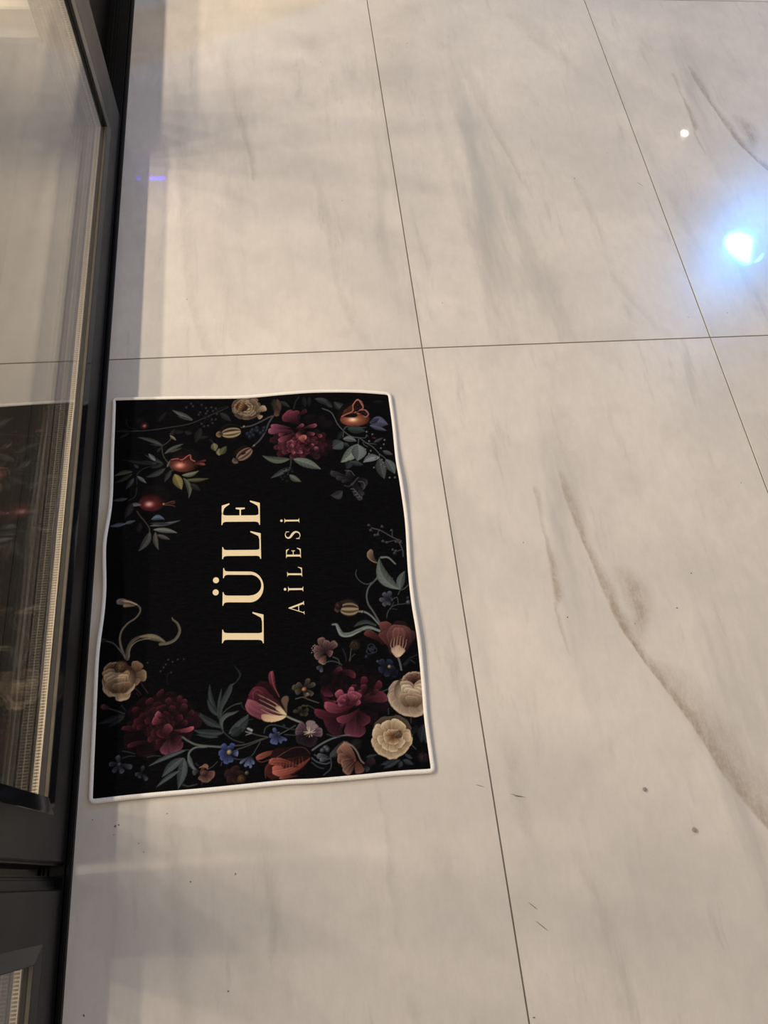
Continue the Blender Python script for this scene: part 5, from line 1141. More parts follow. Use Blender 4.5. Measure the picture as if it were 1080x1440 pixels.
petal((-171.4,-264.5),(-175.2,-285.5),31.9,(18,5,9),(50,18,26),rim=0.2)
petal((-171.7,-257.7),(-205.5,-261.3),34.3,(16,5,9),(44,14,22),rim=0.2)
petal((-162.3,-265.3),(-200.7,-267.4),8.6,(26,6,11),(100,40,52),rim=1.1,streak=0.5,seed=270,bend=-1.8)
petal((-176.5,-248.1),(-209.9,-240.9),8,(26,6,11),(100,40,52),rim=1.1,streak=0.5,seed=235,bend=-1.4)
petal((-174.4,-243.7),(-195.1,-239.5),8.6,(26,6,11),(100,40,52),rim=1.1,streak=0.5,seed=300)
petal((-126.5,-220.1),(-117.3,-206.7),10,(26,6,11),(100,40,52),rim=1.1,streak=0.5,seed=640)
petal((-128.9,-219.9),(-125.7,-200),8.8,(26,6,11),(100,40,52),rim=1.1,streak=0.5,seed=605)
petal((-135.9,-216.9),(-145.5,-203),10.6,(26,6,11),(100,40,52),rim=1.1,streak=0.5,seed=520)
petal((-126.4,-227.2),(-117.3,-213.8),11.7,(26,6,11),(100,40,52),rim=1.1,streak=0.5,seed=640)
petal((-117.1,-231.5),(-105.5,-225.5),8.8,(26,6,11),(100,40,52),rim=1.1,streak=0.5,seed=690)
petal((-188.8,-226.2),(-191.7,-211.9),11.6,(26,6,11),(100,40,52),rim=1.1,streak=0.5,seed=320)
petal((-167.9,-232.7),(-193.1,-233.9),12.8,(26,6,11),(100,40,52),rim=1.1,streak=0.5,seed=310)
petal((-165.9,-223.6),(-181.9,-225.6),9.9,(26,6,11),(100,40,52),rim=1.1,streak=0.5,seed=360)
petal((-163.3,-230.8),(-177,-234.2),11.6,(26,6,11),(100,40,52),rim=1.1,streak=0.5,seed=380)
petal((-169.9,-240.6),(-188.2,-242.4),8.7,(26,6,11),(100,40,52),rim=1.1,streak=0.5,seed=330)
petal((-153.5,-254.8),(-171.5,-262.2),9.8,(26,6,11),(100,40,52),rim=1.1,streak=0.5,seed=400)
petal((-155.9,-250),(-167.2,-253.5),11.5,(26,6,11),(100,40,52),rim=1.1,streak=0.5,seed=420)
petal((-148.7,-264.3),(-160,-265.6),10.3,(26,6,11),(100,40,52),rim=1.1,streak=0.5,seed=450)
petal((-135.5,-235.7),(-121.7,-232.3),11.6,(26,6,11),(100,40,52),rim=1.1,streak=0.5,seed=620)
petal((-140.4,-225.9),(-135.9,-214.5),11.7,(26,6,11),(100,40,52),rim=1.1,streak=0.5,seed=560)
petal((-152,-222.5),(-154.6,-212.8),17.6,(26,6,11),(100,40,52),rim=1.1,streak=0.5,seed=480)
petal((-166.2,-211.8),(-173.5,-201.7),14.7,(26,6,11),(100,40,52),rim=1.1,streak=0.5,seed=400)
petal((-144.6,-244.1),(-155.7,-258),17.4,(26,6,11),(100,40,52),rim=1.1,streak=0.5,seed=470)
petal((-174.9,-229.8),(-184.3,-224.3),11.6,(26,6,11),(100,40,52),rim=1.1,streak=0.5,seed=350)
petal((-126.2,-243.5),(-114.6,-239.9),8.7,(26,6,11),(100,40,52),rim=1.1,streak=0.5,seed=650)
petal((-150.3,-199),(-157.5,-191.1),14.8,(26,6,11),(100,40,52),rim=1.1,streak=0.5,seed=470)
petal((-151.6,-238.8),(-165.6,-232.9),13.9,(60,16,28),(160,76,92),rim=1)
petal((-151.8,-229.5),(-161.2,-224),11.7,(70,20,32),(186,100,116),rim=1)
petal((-153.4,-257.1),(-138.8,-243.5),16.1,(50,14,22),(140,68,80),rim=0.9)
petal((-135.3,-250.7),(-105.3,-250),8.3,(70,22,34),(196,96,110),rim=0.8,bend=-2.3)
petal((-135.1,-258.8),(-147.1,-284.3),22.1,(36,10,18),(136,70,88),rim=0.7)
petal((-138.6,-256.2),(-127.9,-281),25.3,(36,10,18),(130,66,84),rim=0.8)
petal((-137.4,-258.6),(-125.8,-268.7),20.7,(30,8,14),(100,42,58),rim=0.5)
petal((-210.3,-291.7),(-214,-279.6),8,(24,26,32),(98,102,114),rim=0.6,seed=208)
petal((-210.3,-291.7),(-225.3,-290.7),8,(24,26,32),(98,102,114),rim=0.6,seed=155)
petal((-210.3,-291.7),(-219.1,-302.2),8,(24,26,32),(98,102,114),rim=0.6,seed=180)
petal((-210.3,-291.7),(-205.7,-304.6),8,(24,26,32),(98,102,114),rim=0.6,seed=240)
petal((-210.3,-291.7),(-192.6,-298.2),8,(24,26,32),(98,102,114),rim=0.6,seed=300)
ball(-210.3,-292.1,3.1,3.1,0,(26,27,30),(80,82,90),(120,123,135),hx=-0.25,hy=0.2,hs=0.22)
stroke([(-206.7,-283.6),(-197.8,-281.8),(-188.8,-282.6)],1.12,0.9,(64,66,66))
stroke([(-207.2,-273.5),(-195.8,-276.8),(-188.9,-279.7)],1.13,0.9,(70,72,72))
stroke([(-171.8,-285.8),(-161.8,-284.5),(-152.7,-286)],1.35,1.12,(60,62,62))
petal((-178.9,-307.2),(-187.8,-308.5),6.2,(24,26,30),(90,94,102),seed=320)
petal((-178.9,-307.2),(-170.8,-317.7),6.2,(24,26,30),(90,94,102),seed=395)
petal((-178.9,-307.2),(-177,-297.5),6.2,(24,26,30),(90,94,102),seed=370)
petal((-178.9,-307.2),(-182,-313.4),6.2,(24,26,30),(90,94,102),seed=345)
petal((-116.5,-281.4),(-170.3,-299.2),6.8,(27,30,30),(98,108,108),kind='leaf',bend=-2.3)
petal((-119.8,-291.4),(-150.1,-315.8),13.1,(27,30,30),(98,108,108),kind='leaf',bend=-2.7)
petal((-119.1,-291.9),(-127,-333.9),14.4,(27,30,30),(98,108,108),kind='leaf',bend=1.4)
petal((-125.2,-309),(-158.2,-329.1),6.7,(27,30,30),(98,108,108),kind='leaf',bend=-1.8)
petal((-111.9,-288.1),(-102.6,-311.2),7.7,(27,30,30),(98,108,108),kind='leaf',bend=-2.7)
stroke([(-121.3,-261.9),(-112,-268.9),(-98.2,-275.4),(-66.1,-281.1)],2.07,2.53,(106,110,104))
stroke([(-86.8,-279.2),(-102.8,-278.8),(-111.4,-284.8),(-112.2,-294.8),(-107.2,-304.1),(-101.5,-311.3)],2.06,3.43,(104,112,106))
stroke([(-120.4,-329.1),(-111.4,-331.7),(-100.3,-330)],1.55,1.1,(66,72,72))
stroke([(-125.6,-280.5),(-111.9,-280.9)],1.36,1.14,(70,74,72))
petal((-66.3,-251.3),(-96.9,-228.1),10.9,(21,23,23),(75,85,85),kind='leaf',bend=3.5)
petal((-64.3,-254.2),(-99.6,-230.6),6.8,(21,23,23),(75,85,85),kind='leaf',bend=1.4)
petal((-61.7,-261.2),(-106.2,-253),10.8,(21,23,23),(75,85,85),kind='leaf',bend=2.2)
petal((-69.8,-267.1),(-102.2,-260.1),5.4,(21,23,23),(75,85,85),kind='leaf')
petal((-69.6,-234.6),(-81.8,-186.1),8.2,(21,23,23),(75,85,85),kind='leaf',bend=4.1)
petal((-69.6,-236),(-86,-209.7),8.2,(21,23,23),(75,85,85),kind='leaf',bend=1.4)
petal((-69.6,-240.1),(-63.8,-193.4),5.5,(21,23,23),(75,85,85),kind='leaf',bend=1.1)
stroke([(-66.9,-240.4),(-66.1,-225.3),(-59.8,-212),(-52.7,-198.6),(-49.8,-191.7),(-42.8,-187.4)],4.1,0.82,(66,72,70),belly=6)
stroke([(-41.6,-186.1),(-36.7,-178.7),(-37.1,-172.5),(-44.6,-160.9)],2.06,0.69,(50,52,54),belly=1.4)
stroke([(-64.1,-233.8),(-55.8,-226.3),(-44.7,-221),(-35,-219.5)],1.37,2.2,(66,74,72))
stroke([(-35,-220.5),(-32.4,-227),(-27,-231.6)],1.67,1.39,(44,50,50))
stroke([(-62.3,-259.8),(-65,-250.1),(-64.2,-242),(-57.3,-235.8),(-46.3,-233.3),(-39.4,-230.8)],1.89,0.68,(86,94,90),belly=5.4)
petal((-54.2,-263.2),(-24.3,-236.7),17.6,(24,27,26),(87,98,96),kind='leaf',bend=-4.6)
petal((-50.9,-266.2),(-34.4,-255.6),14.8,(17,20,19),(64,73,71),kind='leaf')
stroke([(-37.1,-254),(-28.7,-246.6),(-17.7,-244.8)],2.72,0.82,(50,56,54))
stroke([(-67,-251.2),(-60.3,-261.3),(-52.3,-269.4),(-42.9,-274.9),(-32.2,-278.6)],1.63,1.22,(64,68,64))
stroke([(-45.7,-281.3),(-33.6,-281.1),(-21.3,-279),(-10.4,-276),(3.3,-273.9)],1.2,1.07,(92,92,86))
stroke([(-43.1,-286.9),(-32.3,-284.6),(-18.7,-280.5),(2.7,-273.8)],1.2,1.07,(84,84,78))
stroke([(2,-273.2),(-10.2,-269.9),(-21,-265.6)],1.22,0.81,(92,94,90))
stroke([(-21,-265.6),(-29.2,-267.5)],1.63,0.81,(130,130,126))
stroke([(-21,-265.6),(-29.8,-262.5)],1.36,0.81,(150,150,146))
stroke([(-20.9,-261.6),(-26.2,-258.4)],3.53,2.72,(160,158,154))
stroke([(-8.4,-279.5),(-13.4,-287),(-18.4,-294.5),(-21.8,-298.1)],1.08,1.08,(78,82,84))
petal((-53.9,-290.5),(-64.5,-278.2),10.6,(26,32,58),(86,104,158),rim=0.8,seed=560)
petal((-53.9,-290.5),(-69.3,-289.7),10.6,(26,32,58),(86,104,158),rim=0.8,seed=525)
petal((-53.9,-290.5),(-66.7,-298.4),9.3,(26,32,58),(86,104,158),rim=0.8,seed=545)
petal((-53.9,-290.5),(-59.5,-305.6),10.6,(26,32,58),(86,104,158),rim=0.8,seed=600)
petal((-53.9,-290.5),(-51.4,-304.4),9.3,(26,32,58),(86,104,158),rim=0.8,seed=660)
petal((-53.9,-290.5),(-41.2,-292.3),10.6,(26,32,58),(86,104,158),rim=0.8,seed=735)
petal((-53.9,-290.5),(-48.4,-277.8),9.3,(26,32,58),(86,104,158),rim=0.8,seed=680)
petal((-53.9,-290.5),(-53.8,-280.6),6.6,(26,32,58),(86,104,158),rim=0.8,seed=640)
petal((-48.6,-292.9),(-41.2,-293.6),8,(50,60,90),(140,156,192))
ball(-53.9,-289.8,3.8,3.9,0,(90,80,50),(182,166,108),(206,190,130),hx=-0.25,hy=0.2,hs=0.22)
stroke([(-64.8,-303.2),(-66.1,-307.6)],0.92,0.66,(76,84,98))
stroke([(-47.3,-299),(-40.7,-301.3),(-32.6,-301)],1.06,0.79,(74,80,86))
stroke([(-70.7,-301.3),(-76.7,-306.6),(-83.4,-310.5)],1.05,0.92,(70,76,76))
petal((-23.2,-298),(-38.8,-306.9),4.8,(36,42,58),(126,142,176),rim=0.6,seed=755)
petal((-23.2,-298),(-31.6,-312.2),5.8,(36,42,58),(126,142,176),rim=0.6,seed=810)
petal((-23.2,-298),(-23.6,-314.9),5.3,(36,42,58),(126,142,176),rim=0.6,seed=870)
petal((-23.2,-298),(-18.8,-310.1),4.8,(36,42,58),(126,142,176),rim=0.6,seed=905)
petal((-23.2,-298),(-27.5,-311.3),5.3,(36,42,58),(126,142,176),rim=0.6,seed=840)
petal((-90,-315.6),(-95.2,-325.3),11.7,(70,40,34),(150,108,94),rim=0.9,streak=1,seed=330)
petal((-90,-315.6),(-82.1,-327.2),14.3,(70,40,34),(150,108,94),rim=0.9,streak=1,seed=430)
petal((-90,-315.6),(-75.5,-320.2),13,(70,40,34),(150,108,94),rim=0.9,streak=1,seed=480)
petal((-90,-315.6),(-91.3,-328.2),7.8,(70,40,34),(150,108,94),rim=0.9,streak=1,seed=360)
petal((-93.9,-312),(-84.7,-305.8),7.8,(90,56,40),(176,132,106),bend=2.6)
bloom(-91,-314.9,6.1,4.6,-0.2,((90,50,40),(166,112,92),(206,156,130)),2,lx=-0.2,ly=0.15,rings=3,dens=0.6)
stroke([(-96.6,-307.3),(-90,-305.9),(-84.7,-310.3)],1.18,0.92,(164,124,98))
petal((-97.9,-311.6),(-106.4,-314),9.1,(44,38,40),(112,104,106))
stroke([(-93.2,-327.4),(-93.9,-331.8)],0.78,0.52,(70,60,58))
stroke([(-101.9,-300.9),(-97.9,-305.2)],1.84,1.05,(60,58,60))
stroke([(-120,-328),(-113.5,-331.1),(-104.4,-330.1)],1.29,0.77,(60,66,66))
petal((-41.2,-326.1),(-60.9,-317.7),14.3,(30,16,16),(76,46,44),seed=590)
petal((-41.2,-326.1),(-47.5,-310),15.6,(30,16,16),(76,46,44),seed=690)
petal((-41.2,-326.1),(-38.3,-317.3),14.3,(30,16,16),(76,46,44),seed=760)
petal((-41.2,-326.1),(-58.4,-328.2),13,(30,16,16),(76,46,44),seed=610)
petal((-41.2,-326.1),(-49.2,-331.7),13,(30,16,16),(76,46,44),seed=680)
bloom(-37.2,-329,6.6,5.1,0,((70,40,16),(160,110,54),(200,150,84)),6,lx=-0.2,ly=0.15,rings=3,dens=0.8)
ball(-29.1,-321.4,3.5,3.3,0,(36,32,32),(110,96,96),(165,144,144),hx=-0.25,hy=0.2,hs=0.22)
petal((31.9,-242.9),(32.4,-215),13.4,(110,92,60),(120,92,82),rim=0.7,bend=3)
petal((23.7,-217.6),(11.8,-174.6),10.9,(60,16,26),(150,64,80),rim=0.6,bend=4.1)
stroke([(12.1,-175),(12.7,-187.3),(15.6,-199.7),(22.1,-214.9)],0.7,0.52,(176,96,104))
petal((29.5,-240.2),(-9.4,-191.5),28.6,(28,10,14),(60,20,28),rim=0.2)
petal((31.1,-242),(-19.9,-201.8),31.9,(48,12,22),(112,44,60),rim=0.6)
petal((29.5,-240.2),(-27,-216.5),25.2,(40,10,20),(96,36,54),rim=0.5)
petal((31.8,-244.6),(-27.4,-219.2),25.2,(96,40,50),(168,92,106),rim=0.7,streak=0.9,bend=7.7)
petal((31.8,-245.1),(-5.9,-242),13.4,(226,200,150),(176,110,104),al=0.8,rim=0.3,bend=3.7)
stroke([(30.7,-244),(20.1,-244.3),(7.6,-239.9),(-5.6,-232)],2.18,0.34,(226,198,152),al=0.6)
stroke([(30.7,-243.6),(20.2,-241.8),(7.7,-236.5),(-6.1,-228.2)],2.08,0.34,(104,36,50),al=0.6)
stroke([(30.7,-243.3),(20.3,-239.3),(7.9,-233.2),(-6.7,-224.4)],1.98,0.34,(226,198,152),al=0.6)
stroke([(30.7,-243),(20.4,-236.8),(8,-229.8),(-7.2,-220.7)],1.88,0.34,(104,36,50),al=0.6)
stroke([(30.8,-242.6),(20.5,-234.3),(8.1,-226.4),(-7.8,-216.9)],1.78,0.34,(226,198,152),al=0.6)
stroke([(30.8,-242.3),(20.6,-231.8),(8.2,-223.1),(-8.4,-213.1)],1.68,0.34,(104,36,50),al=0.6)
stroke([(30.8,-242),(20.7,-229.3),(8.4,-219.7),(-8.9,-209.3)],1.58,0.34,(226,198,152),al=0.6)
stroke([(30.8,-241.6),(20.8,-226.7),(8.5,-216.3),(-9.5,-205.4)],1.48,0.34,(104,36,50),al=0.6)
petal((31.9,-243.7),(16.5,-228.9),9.1,(226,204,156),(140,80,80),al=0.7)
stroke([(-16.8,-214),(-17.5,-205.4),(-9.7,-201.8),(-3.1,-206.7)],1.02,0.85,(140,60,76),al=0.9)
stroke([(-13.2,-205.8),(-5,-213.4),(3.4,-215.8)],0.85,0.68,(130,60,74),al=0.9)
stroke([(31.8,-245.1),(40.8,-250.4),(54.8,-257.2)],2.35,2.68,(138,136,126))
petal((27,-295.8),(-15.2,-302.2),9.8,(70,30,22),(190,104,80),rim=0.5,bend=-2)
stroke([(27,-294.5),(13.8,-296.2),(-1.1,-298.8),(-14.3,-302.3),(-8,-308.1),(5.2,-305.7)],0.81,0.81,(120,70,58))
petal((62.8,-307.2),(2.7,-329.9),27.6,(30,13,13),(60,30,26),bend=-4.9)
petal((64.6,-304.2),(-2,-323.2),30.9,(36,14,14),(92,40,30),rim=0.6)
petal((61.6,-299.1),(6.8,-306.7),34.3,(26,13,14),(54,28,27),rim=0.5)
petal((59.1,-313.2),(7.9,-321),21,(84,34,24),(206,112,82),rim=0.5,bend=5.5)
petal((45.6,-318.3),(10,-308.6),14.5,(56,20,18),(188,92,66),rim=0.2,bend=-3.2)
petal((63.7,-305.7),(13.6,-299.4),24.4,(26,12,12),(52,26,25),rim=0.4,streak=0.9)
petal((64.1,-307.3),(22.7,-317.7),21.1,(34,14,12),(86,38,28),rim=0.6,streak=1)
petal((64,-308.9),(7.7,-324.5),11.4,(110,44,30),(206,116,86),rim=0.7,streak=1,bend=6.5)
petal((45.6,-319.9),(3.5,-308),12.9,(70,26,20),(196,104,76),rim=0.6,streak=1,bend=-2.3)
stroke([(26.9,-297.4),(40.4,-292.2),(55.3,-293.6),(63.9,-302.5)],0.81,0.81,(96,60,54))
stroke([(26.9,-297.4),(10,-307),(-1.8,-318.5),(-2.2,-331)],0.98,0.81,(116,70,56))
petal((44.9,-332.4),(17.2,-332.9),5.7,(80,34,24),(180,96,70))
stroke([(12.7,-323.4),(15.9,-317.1)],0.8,0.32,(190,104,78),al=0.45)
stroke([(17.6,-322.4),(20.3,-315.7)],0.8,0.32,(190,104,78),al=0.45)
stroke([(22.5,-321.5),(24.8,-314.4)],0.8,0.32,(190,104,78),al=0.45)
stroke([(27.5,-320.5),(29.3,-313.1)],0.8,0.32,(190,104,78),al=0.45)
stroke([(32.4,-319.6),(33.8,-311.8)],0.8,0.32,(190,104,78),al=0.45)
stroke([(37.4,-318.6),(38.3,-310.5)],0.8,0.32,(190,104,78),al=0.45)
stroke([(42.4,-317.7),(42.8,-309.1)],0.81,0.32,(190,104,78),al=0.45)
stroke([(47.4,-316.7),(47.4,-307.8)],0.81,0.32,(190,104,78),al=0.45)
stroke([(52.4,-315.8),(51.9,-306.5)],0.81,0.32,(190,104,78),al=0.45)
petal((64.1,-271.6),(44.1,-268.1),16.6,(54,38,48),(126,100,108),rim=0.7,streak=1.4)
petal((64.1,-271.6),(49.7,-258.7),13.3,(54,38,48),(126,100,108),rim=0.7,streak=1.4)
petal((64.9,-271.7),(68.4,-255.1),16.6,(150,128,120),(142,116,122),rim=0.6,streak=1.2)
petal((64.9,-271.7),(77.3,-262.9),11.6,(150,128,120),(142,116,122),rim=0.6,streak=1.2)
petal((64.8,-273.3),(84.2,-273.4),16.6,(70,50,58),(138,110,118),rim=0.7,streak=1.4)
petal((63.9,-274.9),(45,-282.9),16.6,(26,18,22),(62,46,52),rim=1,seed=745)
petal((63.9,-274.9),(52.2,-288.5),14.9,(26,18,22),(62,46,52),rim=1,seed=790)
petal((63.9,-274.9),(67,-293.1),18.2,(26,18,22),(62,46,52),rim=1,seed=880)
petal((63.9,-274.9),(73.2,-287.2),13.2,(26,18,22),(62,46,52),rim=1,seed=915)
stroke([(64.9,-272.5),(57.7,-267.1)],1.66,0.66,(120,90,60),al=0.85)
stroke([(64.9,-272.5),(61.1,-264.7)],1.66,0.66,(206,186,168),al=0.85)
stroke([(64.9,-272.5),(65.5,-264.1)],1.66,0.66,(206,186,168),al=0.85)
stroke([(64.9,-272.5),(69.8,-265.6)],1.66,0.66,(120,90,60),al=0.85)
stroke([(64.9,-272.5),(72.7,-268.7)],1.66,0.66,(206,186,168),al=0.85)
stroke([(64.9,-272.5),(73.6,-272.6)],1.66,0.66,(206,186,168),al=0.85)
stroke([(64.9,-272.5),(72.1,-276.2)],1.66,0.66,(120,90,60),al=0.85)
stroke([(64.9,-272.5),(68.7,-278.6)],1.66,0.66,(206,186,168),al=0.85)
stroke([(64.9,-272.5),(64.3,-279.2)],1.66,0.66,(206,186,168),al=0.85)
stroke([(64.9,-272.5),(60.1,-277.7)],1.66,0.66,(120,90,60),al=0.85)
stroke([(64.9,-272.5),(57.1,-274.6)],1.66,0.66,(206,186,168),al=0.85)
stroke([(64.9,-272.5),(56.2,-270.7)],1.66,0.66,(206,186,168),al=0.85)
ball(65,-275.3,2,2.3,0,(40,24,14),(120,90,40),(170,130,60),hx=-0.25,hy=0.2,hs=0.22)
petal((17.2,-272.2),(4.8,-271.9),8.2,(36,44,70),(104,122,172),rim=0.5,seed=500)
petal((17.2,-272.2),(7.7,-282.7),9.9,(36,44,70),(104,122,172),rim=0.5,seed=520)
petal((17.2,-272.2),(13.4,-284.9),8.2,(36,44,70),(104,122,172),rim=0.5,seed=555)
petal((17.2,-272.2),(17.4,-267.3),8.2,(36,44,70),(104,122,172),rim=0.5,seed=575)
petal((17.2,-272.2),(11.8,-261),6.6,(36,44,70),(104,122,172),rim=0.5,seed=540)
petal((17.2,-272.2),(24.3,-281),6.6,(36,44,70),(104,122,172),rim=0.5,seed=620)
petal((17.2,-272.2),(30.2,-280.7),4.9,(36,44,70),(104,122,172),rim=0.5,seed=655)
petal((17.2,-272.2),(22.5,-284.1),4.3,(36,44,70),(104,122,172),rim=0.5,seed=610)
stroke([(18.9,-271.5),(28.3,-267.5),(44.5,-260.2)],1.15,1.15,(90,92,88))
stroke([(28.1,-271.9),(44.6,-274.7)],1.16,0.99,(70,72,72))
stroke([(-2.5,-266.8),(-0.1,-259.9),(8.7,-255.8),(21.9,-259.1),(35.1,-264.3),(45.1,-266.5)],1.65,1.15,(66,74,72))
petal((28.5,-261.7),(26.3,-255.7),5,(17,19,18),(62,69,66),kind='leaf')
petal((60.2,-206.2),(42.4,-202.1),10.3,(34,28,22),(108,98,78),rim=1,seed=705)
petal((60.2,-206.2),(47.1,-211.1),10.3,(34,28,22),(108,98,78),rim=1,seed=735)
petal((60.2,-206.2),(49.5,-197.5),10.3,(34,28,22),(108,98,78),rim=1,seed=745)
petal((60.2,-206.2),(68.9,-191.3),8.6,(34,28,22),(108,98,78),rim=1,seed=855)
petal((60.2,-206.2),(77.9,-200),8.6,(34,28,22),(108,98,78),rim=1,seed=910)
petal((60.2,-206.2),(64.7,-217.8),10.3,(34,28,22),(108,98,78),rim=1,seed=840)
petal((60.2,-206.2),(73.4,-216.9),8.6,(34,28,22),(108,98,78),rim=1,seed=890)
ball(60.6,-206.8,4.1,3.4,0.4,(100,60,30),(190,130,76),(220,160,100),hx=-0.25,hy=0.2,hs=0.22)
stroke([(46.6,-220.5),(57.8,-218.9),(66.1,-223.1),(81.1,-229.6)],1.19,1.02,(110,100,84))
petal((61.2,-219.3),(66.7,-213.7),6.2,(90,76,60),(176,150,126))
petal((56.6,-240.1),(42.3,-238.8),6.8,(28,26,16),(88,84,58),rim=0.8,seed=715)
petal((56.6,-240.1),(50.2,-233.6),6.8,(28,26,16),(88,84,58),rim=0.8,seed=760)
petal((56.6,-240.1),(54.6,-246.6),8.4,(28,26,16),(88,84,58),rim=0.8,seed=790)
petal((56.6,-240.1),(63,-246.6),8.4,(28,26,16),(88,84,58),rim=0.8,seed=840)
petal((56.6,-240.1),(65.2,-238.3),6.8,(28,26,16),(88,84,58),rim=0.8,seed=850)
stroke([(57,-232.5),(65.6,-232.4),(74.6,-238.3)],1.02,0.85,(84,80,62))
stroke([(53.5,-235.6),(57.1,-230.8),(63.8,-234)],1.02,0.85,(84,80,62))

canvas[:] = np.clip(canvas, 0, 1) ** 1.2 * 0.84
canvas[:] = (.80 * canvas + .20 * canvas.mean(2, keepdims=True)) * np.array((.94, .98, 1.10), np.float32)
canvas += lin((7, 7, 9))

# outline of the mat in mm from its centre: far, right, near and left edge
EDGES = [[(-253.4,347.7),(-203,346.5),(-126.6,344),(-23.4,340.1),(55.1,342.3),(121.5,344.4),(188.2,341.7),(249.5,333.6)],[(250.9,333.5),(251.3,263.5),(249.3,187.6),(250.8,143.7),(251.9,66.4),(246.5,-19.6),(244.9,-82.5),(246.7,-142.9),(244.9,-211.8),(242.3,-266.5),(242.6,-314),(243,-343.8)],[(-247.5,-338.4),(-177.8,-337.6),(-77.8,-338.7),(24.2,-338.8),(65.6,-340.8),(128.2,-341.8),(191.8,-341.9),(243,-343.8)],[(-250.9,347.6),(-247.3,232.9),(-244.9,121.1),(-247.9,49.2),(-246.2,-19.5),(-246.7,-67.2),(-248.3,-113.2),(-249.2,-168.6),(-249.6,-211.4),(-248.8,-273),(-247.5,-338.4)]]
LETTERS = [('L',(1.6,-129.3),(2.9,-77.8),(-62.9,-124),1),('Ü',(2.5,-67.3),(4.4,-2.4),(-61.7,-62.2),1),('L',(2.1,14.8),(2.9,65.5),(-61.4,18.9),1),('E',(2.3,77.1),(3.3,123.6),(-62,81.2),1),('A',(68,-87),(68.3,-64.4),(42.8,-85),0),('İ',(68.3,-48),(68.6,-39.3),(43.7,-46.5),0),('L',(68,-22),(68.4,-4.5),(43.6,-20.1),0),('E',(67.7,11.6),(68.3,30),(43.2,13.2),0),('S',(68.6,46.2),(68.8,60.8),(43.4,47.6),0),('İ',(68.5,76.5),(68.7,84.8),(43.5,77.8),0)]

def resample(pts, n):
    C = curve(pts, 24); s = np.r_[0, np.cumsum(np.hypot(*np.diff(C, axis=0).T))]; s /= s[-1]; t = np.linspace(0, 1, n)
    return np.stack([np.interp(t, s, C[:, 0]), np.interp(t, s, C[:, 1])], 1)
NX, NY = 520, 720
far, right, near, left = [np.array(e) for e in EDGES]
top_c = resample(far, NX); bot_c = resample(near, NX); lef_c = resample(left, NY)[::-1]; rig_c = resample(right, NY)[::-1]     # left/right from near to far
lef_c[0], lef_c[-1], rig_c[0], rig_c[-1] = bot_c[0], top_c[0], bot_c[-1], top_c[-1]
s = np.linspace(0, 1, NX)[None, :, None]; t = np.linspace(0, 1, NY)[:, None, None]
G = (1 - t) * bot_c[None] + t * top_c[None] + (1 - s) * lef_c[:, None] + s * rig_c[:, None] - ((1 - s) * (1 - t) * bot_c[0] + s * (1 - t) * bot_c[-1] + (1 - s) * t * top_c[0] + s * t * top_c[-1])
def height(x, y):
    """height of the mat's face in mm: 5 mm thick, lifting off the floor along the left edge and rippling a little"""
    l = np.exp(-((x + 250) / 55.0) ** 2); r = np.exp(-((x - 247) / 40.0) ** 2); f = np.exp(-((y - 345) / 40.0) ** 2)
    h = 5.0 + l * (13.0 * np.exp(-((y - 62) / 62.0) ** 2) + 9.0 * np.exp(-((y + 130) / 60.0) ** 2) + 4.0 * np.exp(-((y - 230) / 60.0) ** 2))
    h = h + r * (4.0 * np.exp(-((y - 150) / 55.0) ** 2) + 2.0 * np.exp(-((y + 120) / 70.0) ** 2)) + f * 3.0 * np.exp(-((x - 70) / 70.0) ** 2)
    return h + .5 * np.sin(x / 61.0 + 1) * np.sin(y / 83.0)
Z = height(G[..., 0], G[..., 1])
mat_root = empty('doormat', (-.3285, -.4420, 0)); tag(mat_root, 'black floral doormat with white edging and cream lettering, lying beside the glass door', 'doormat')
def grid_mesh(name, V, nx, ny):
    me = bpy.data.meshes.new(name); n = nx * ny; idx = np.arange(n).reshape(ny, nx)
    q = np.stack([idx[:-1, :-1], idx[:-1, 1:], idx[1:, 1:], idx[1:, :-1]], -1).reshape(-1, 4)
    me.vertices.add(n); me.vertices.foreach_set('co', V.astype(np.float32).ravel())
    me.loops.add(q.size); me.loops.foreach_set('vertex_index', q.astype(np.int32).ravel())
    me.polygons.add(len(q)); me.polygons.foreach_set('loop_start', (np.arange(len(q)) * 4).astype(np.int32)); me.polygons.foreach_set('loop_total', np.full(len(q), 4, np.int32))
    me.update(calc_edges=True); me.polygons.foreach_set('use_smooth', np.ones(len(q), bool)); return me
me = grid_mesh('field', np.concatenate([G, Z[..., None]], -1).reshape(-1, 3) / 1000, NX, NY)
u = np.clip((G[..., 0] - PX0) * PK - .5, 0, PW - 1.001); v = np.clip((G[..., 1] - PY0) * PK - .5, 0, PH - 1.001)
i, j = u.astype(int), v.astype(int); fu, fv = (u - i)[..., None], (v - j)[..., None]
C = (canvas[j, i] * (1 - fu) + canvas[j, i + 1] * fu) * (1 - fv) + (canvas[j + 1, i] * (1 - fu) + canvas[j + 1, i + 1] * fu) * fv
att = me.color_attributes.new('print', 'FLOAT_COLOR', 'POINT'); att.data.foreach_set('color', np.concatenate([C, np.ones_like(C[..., :1])], -1).astype(np.float32).ravel())
field = link('field', me, M_FIELD, mat_root); tag(field, 'black printed field with flowers, fruit and leaves')
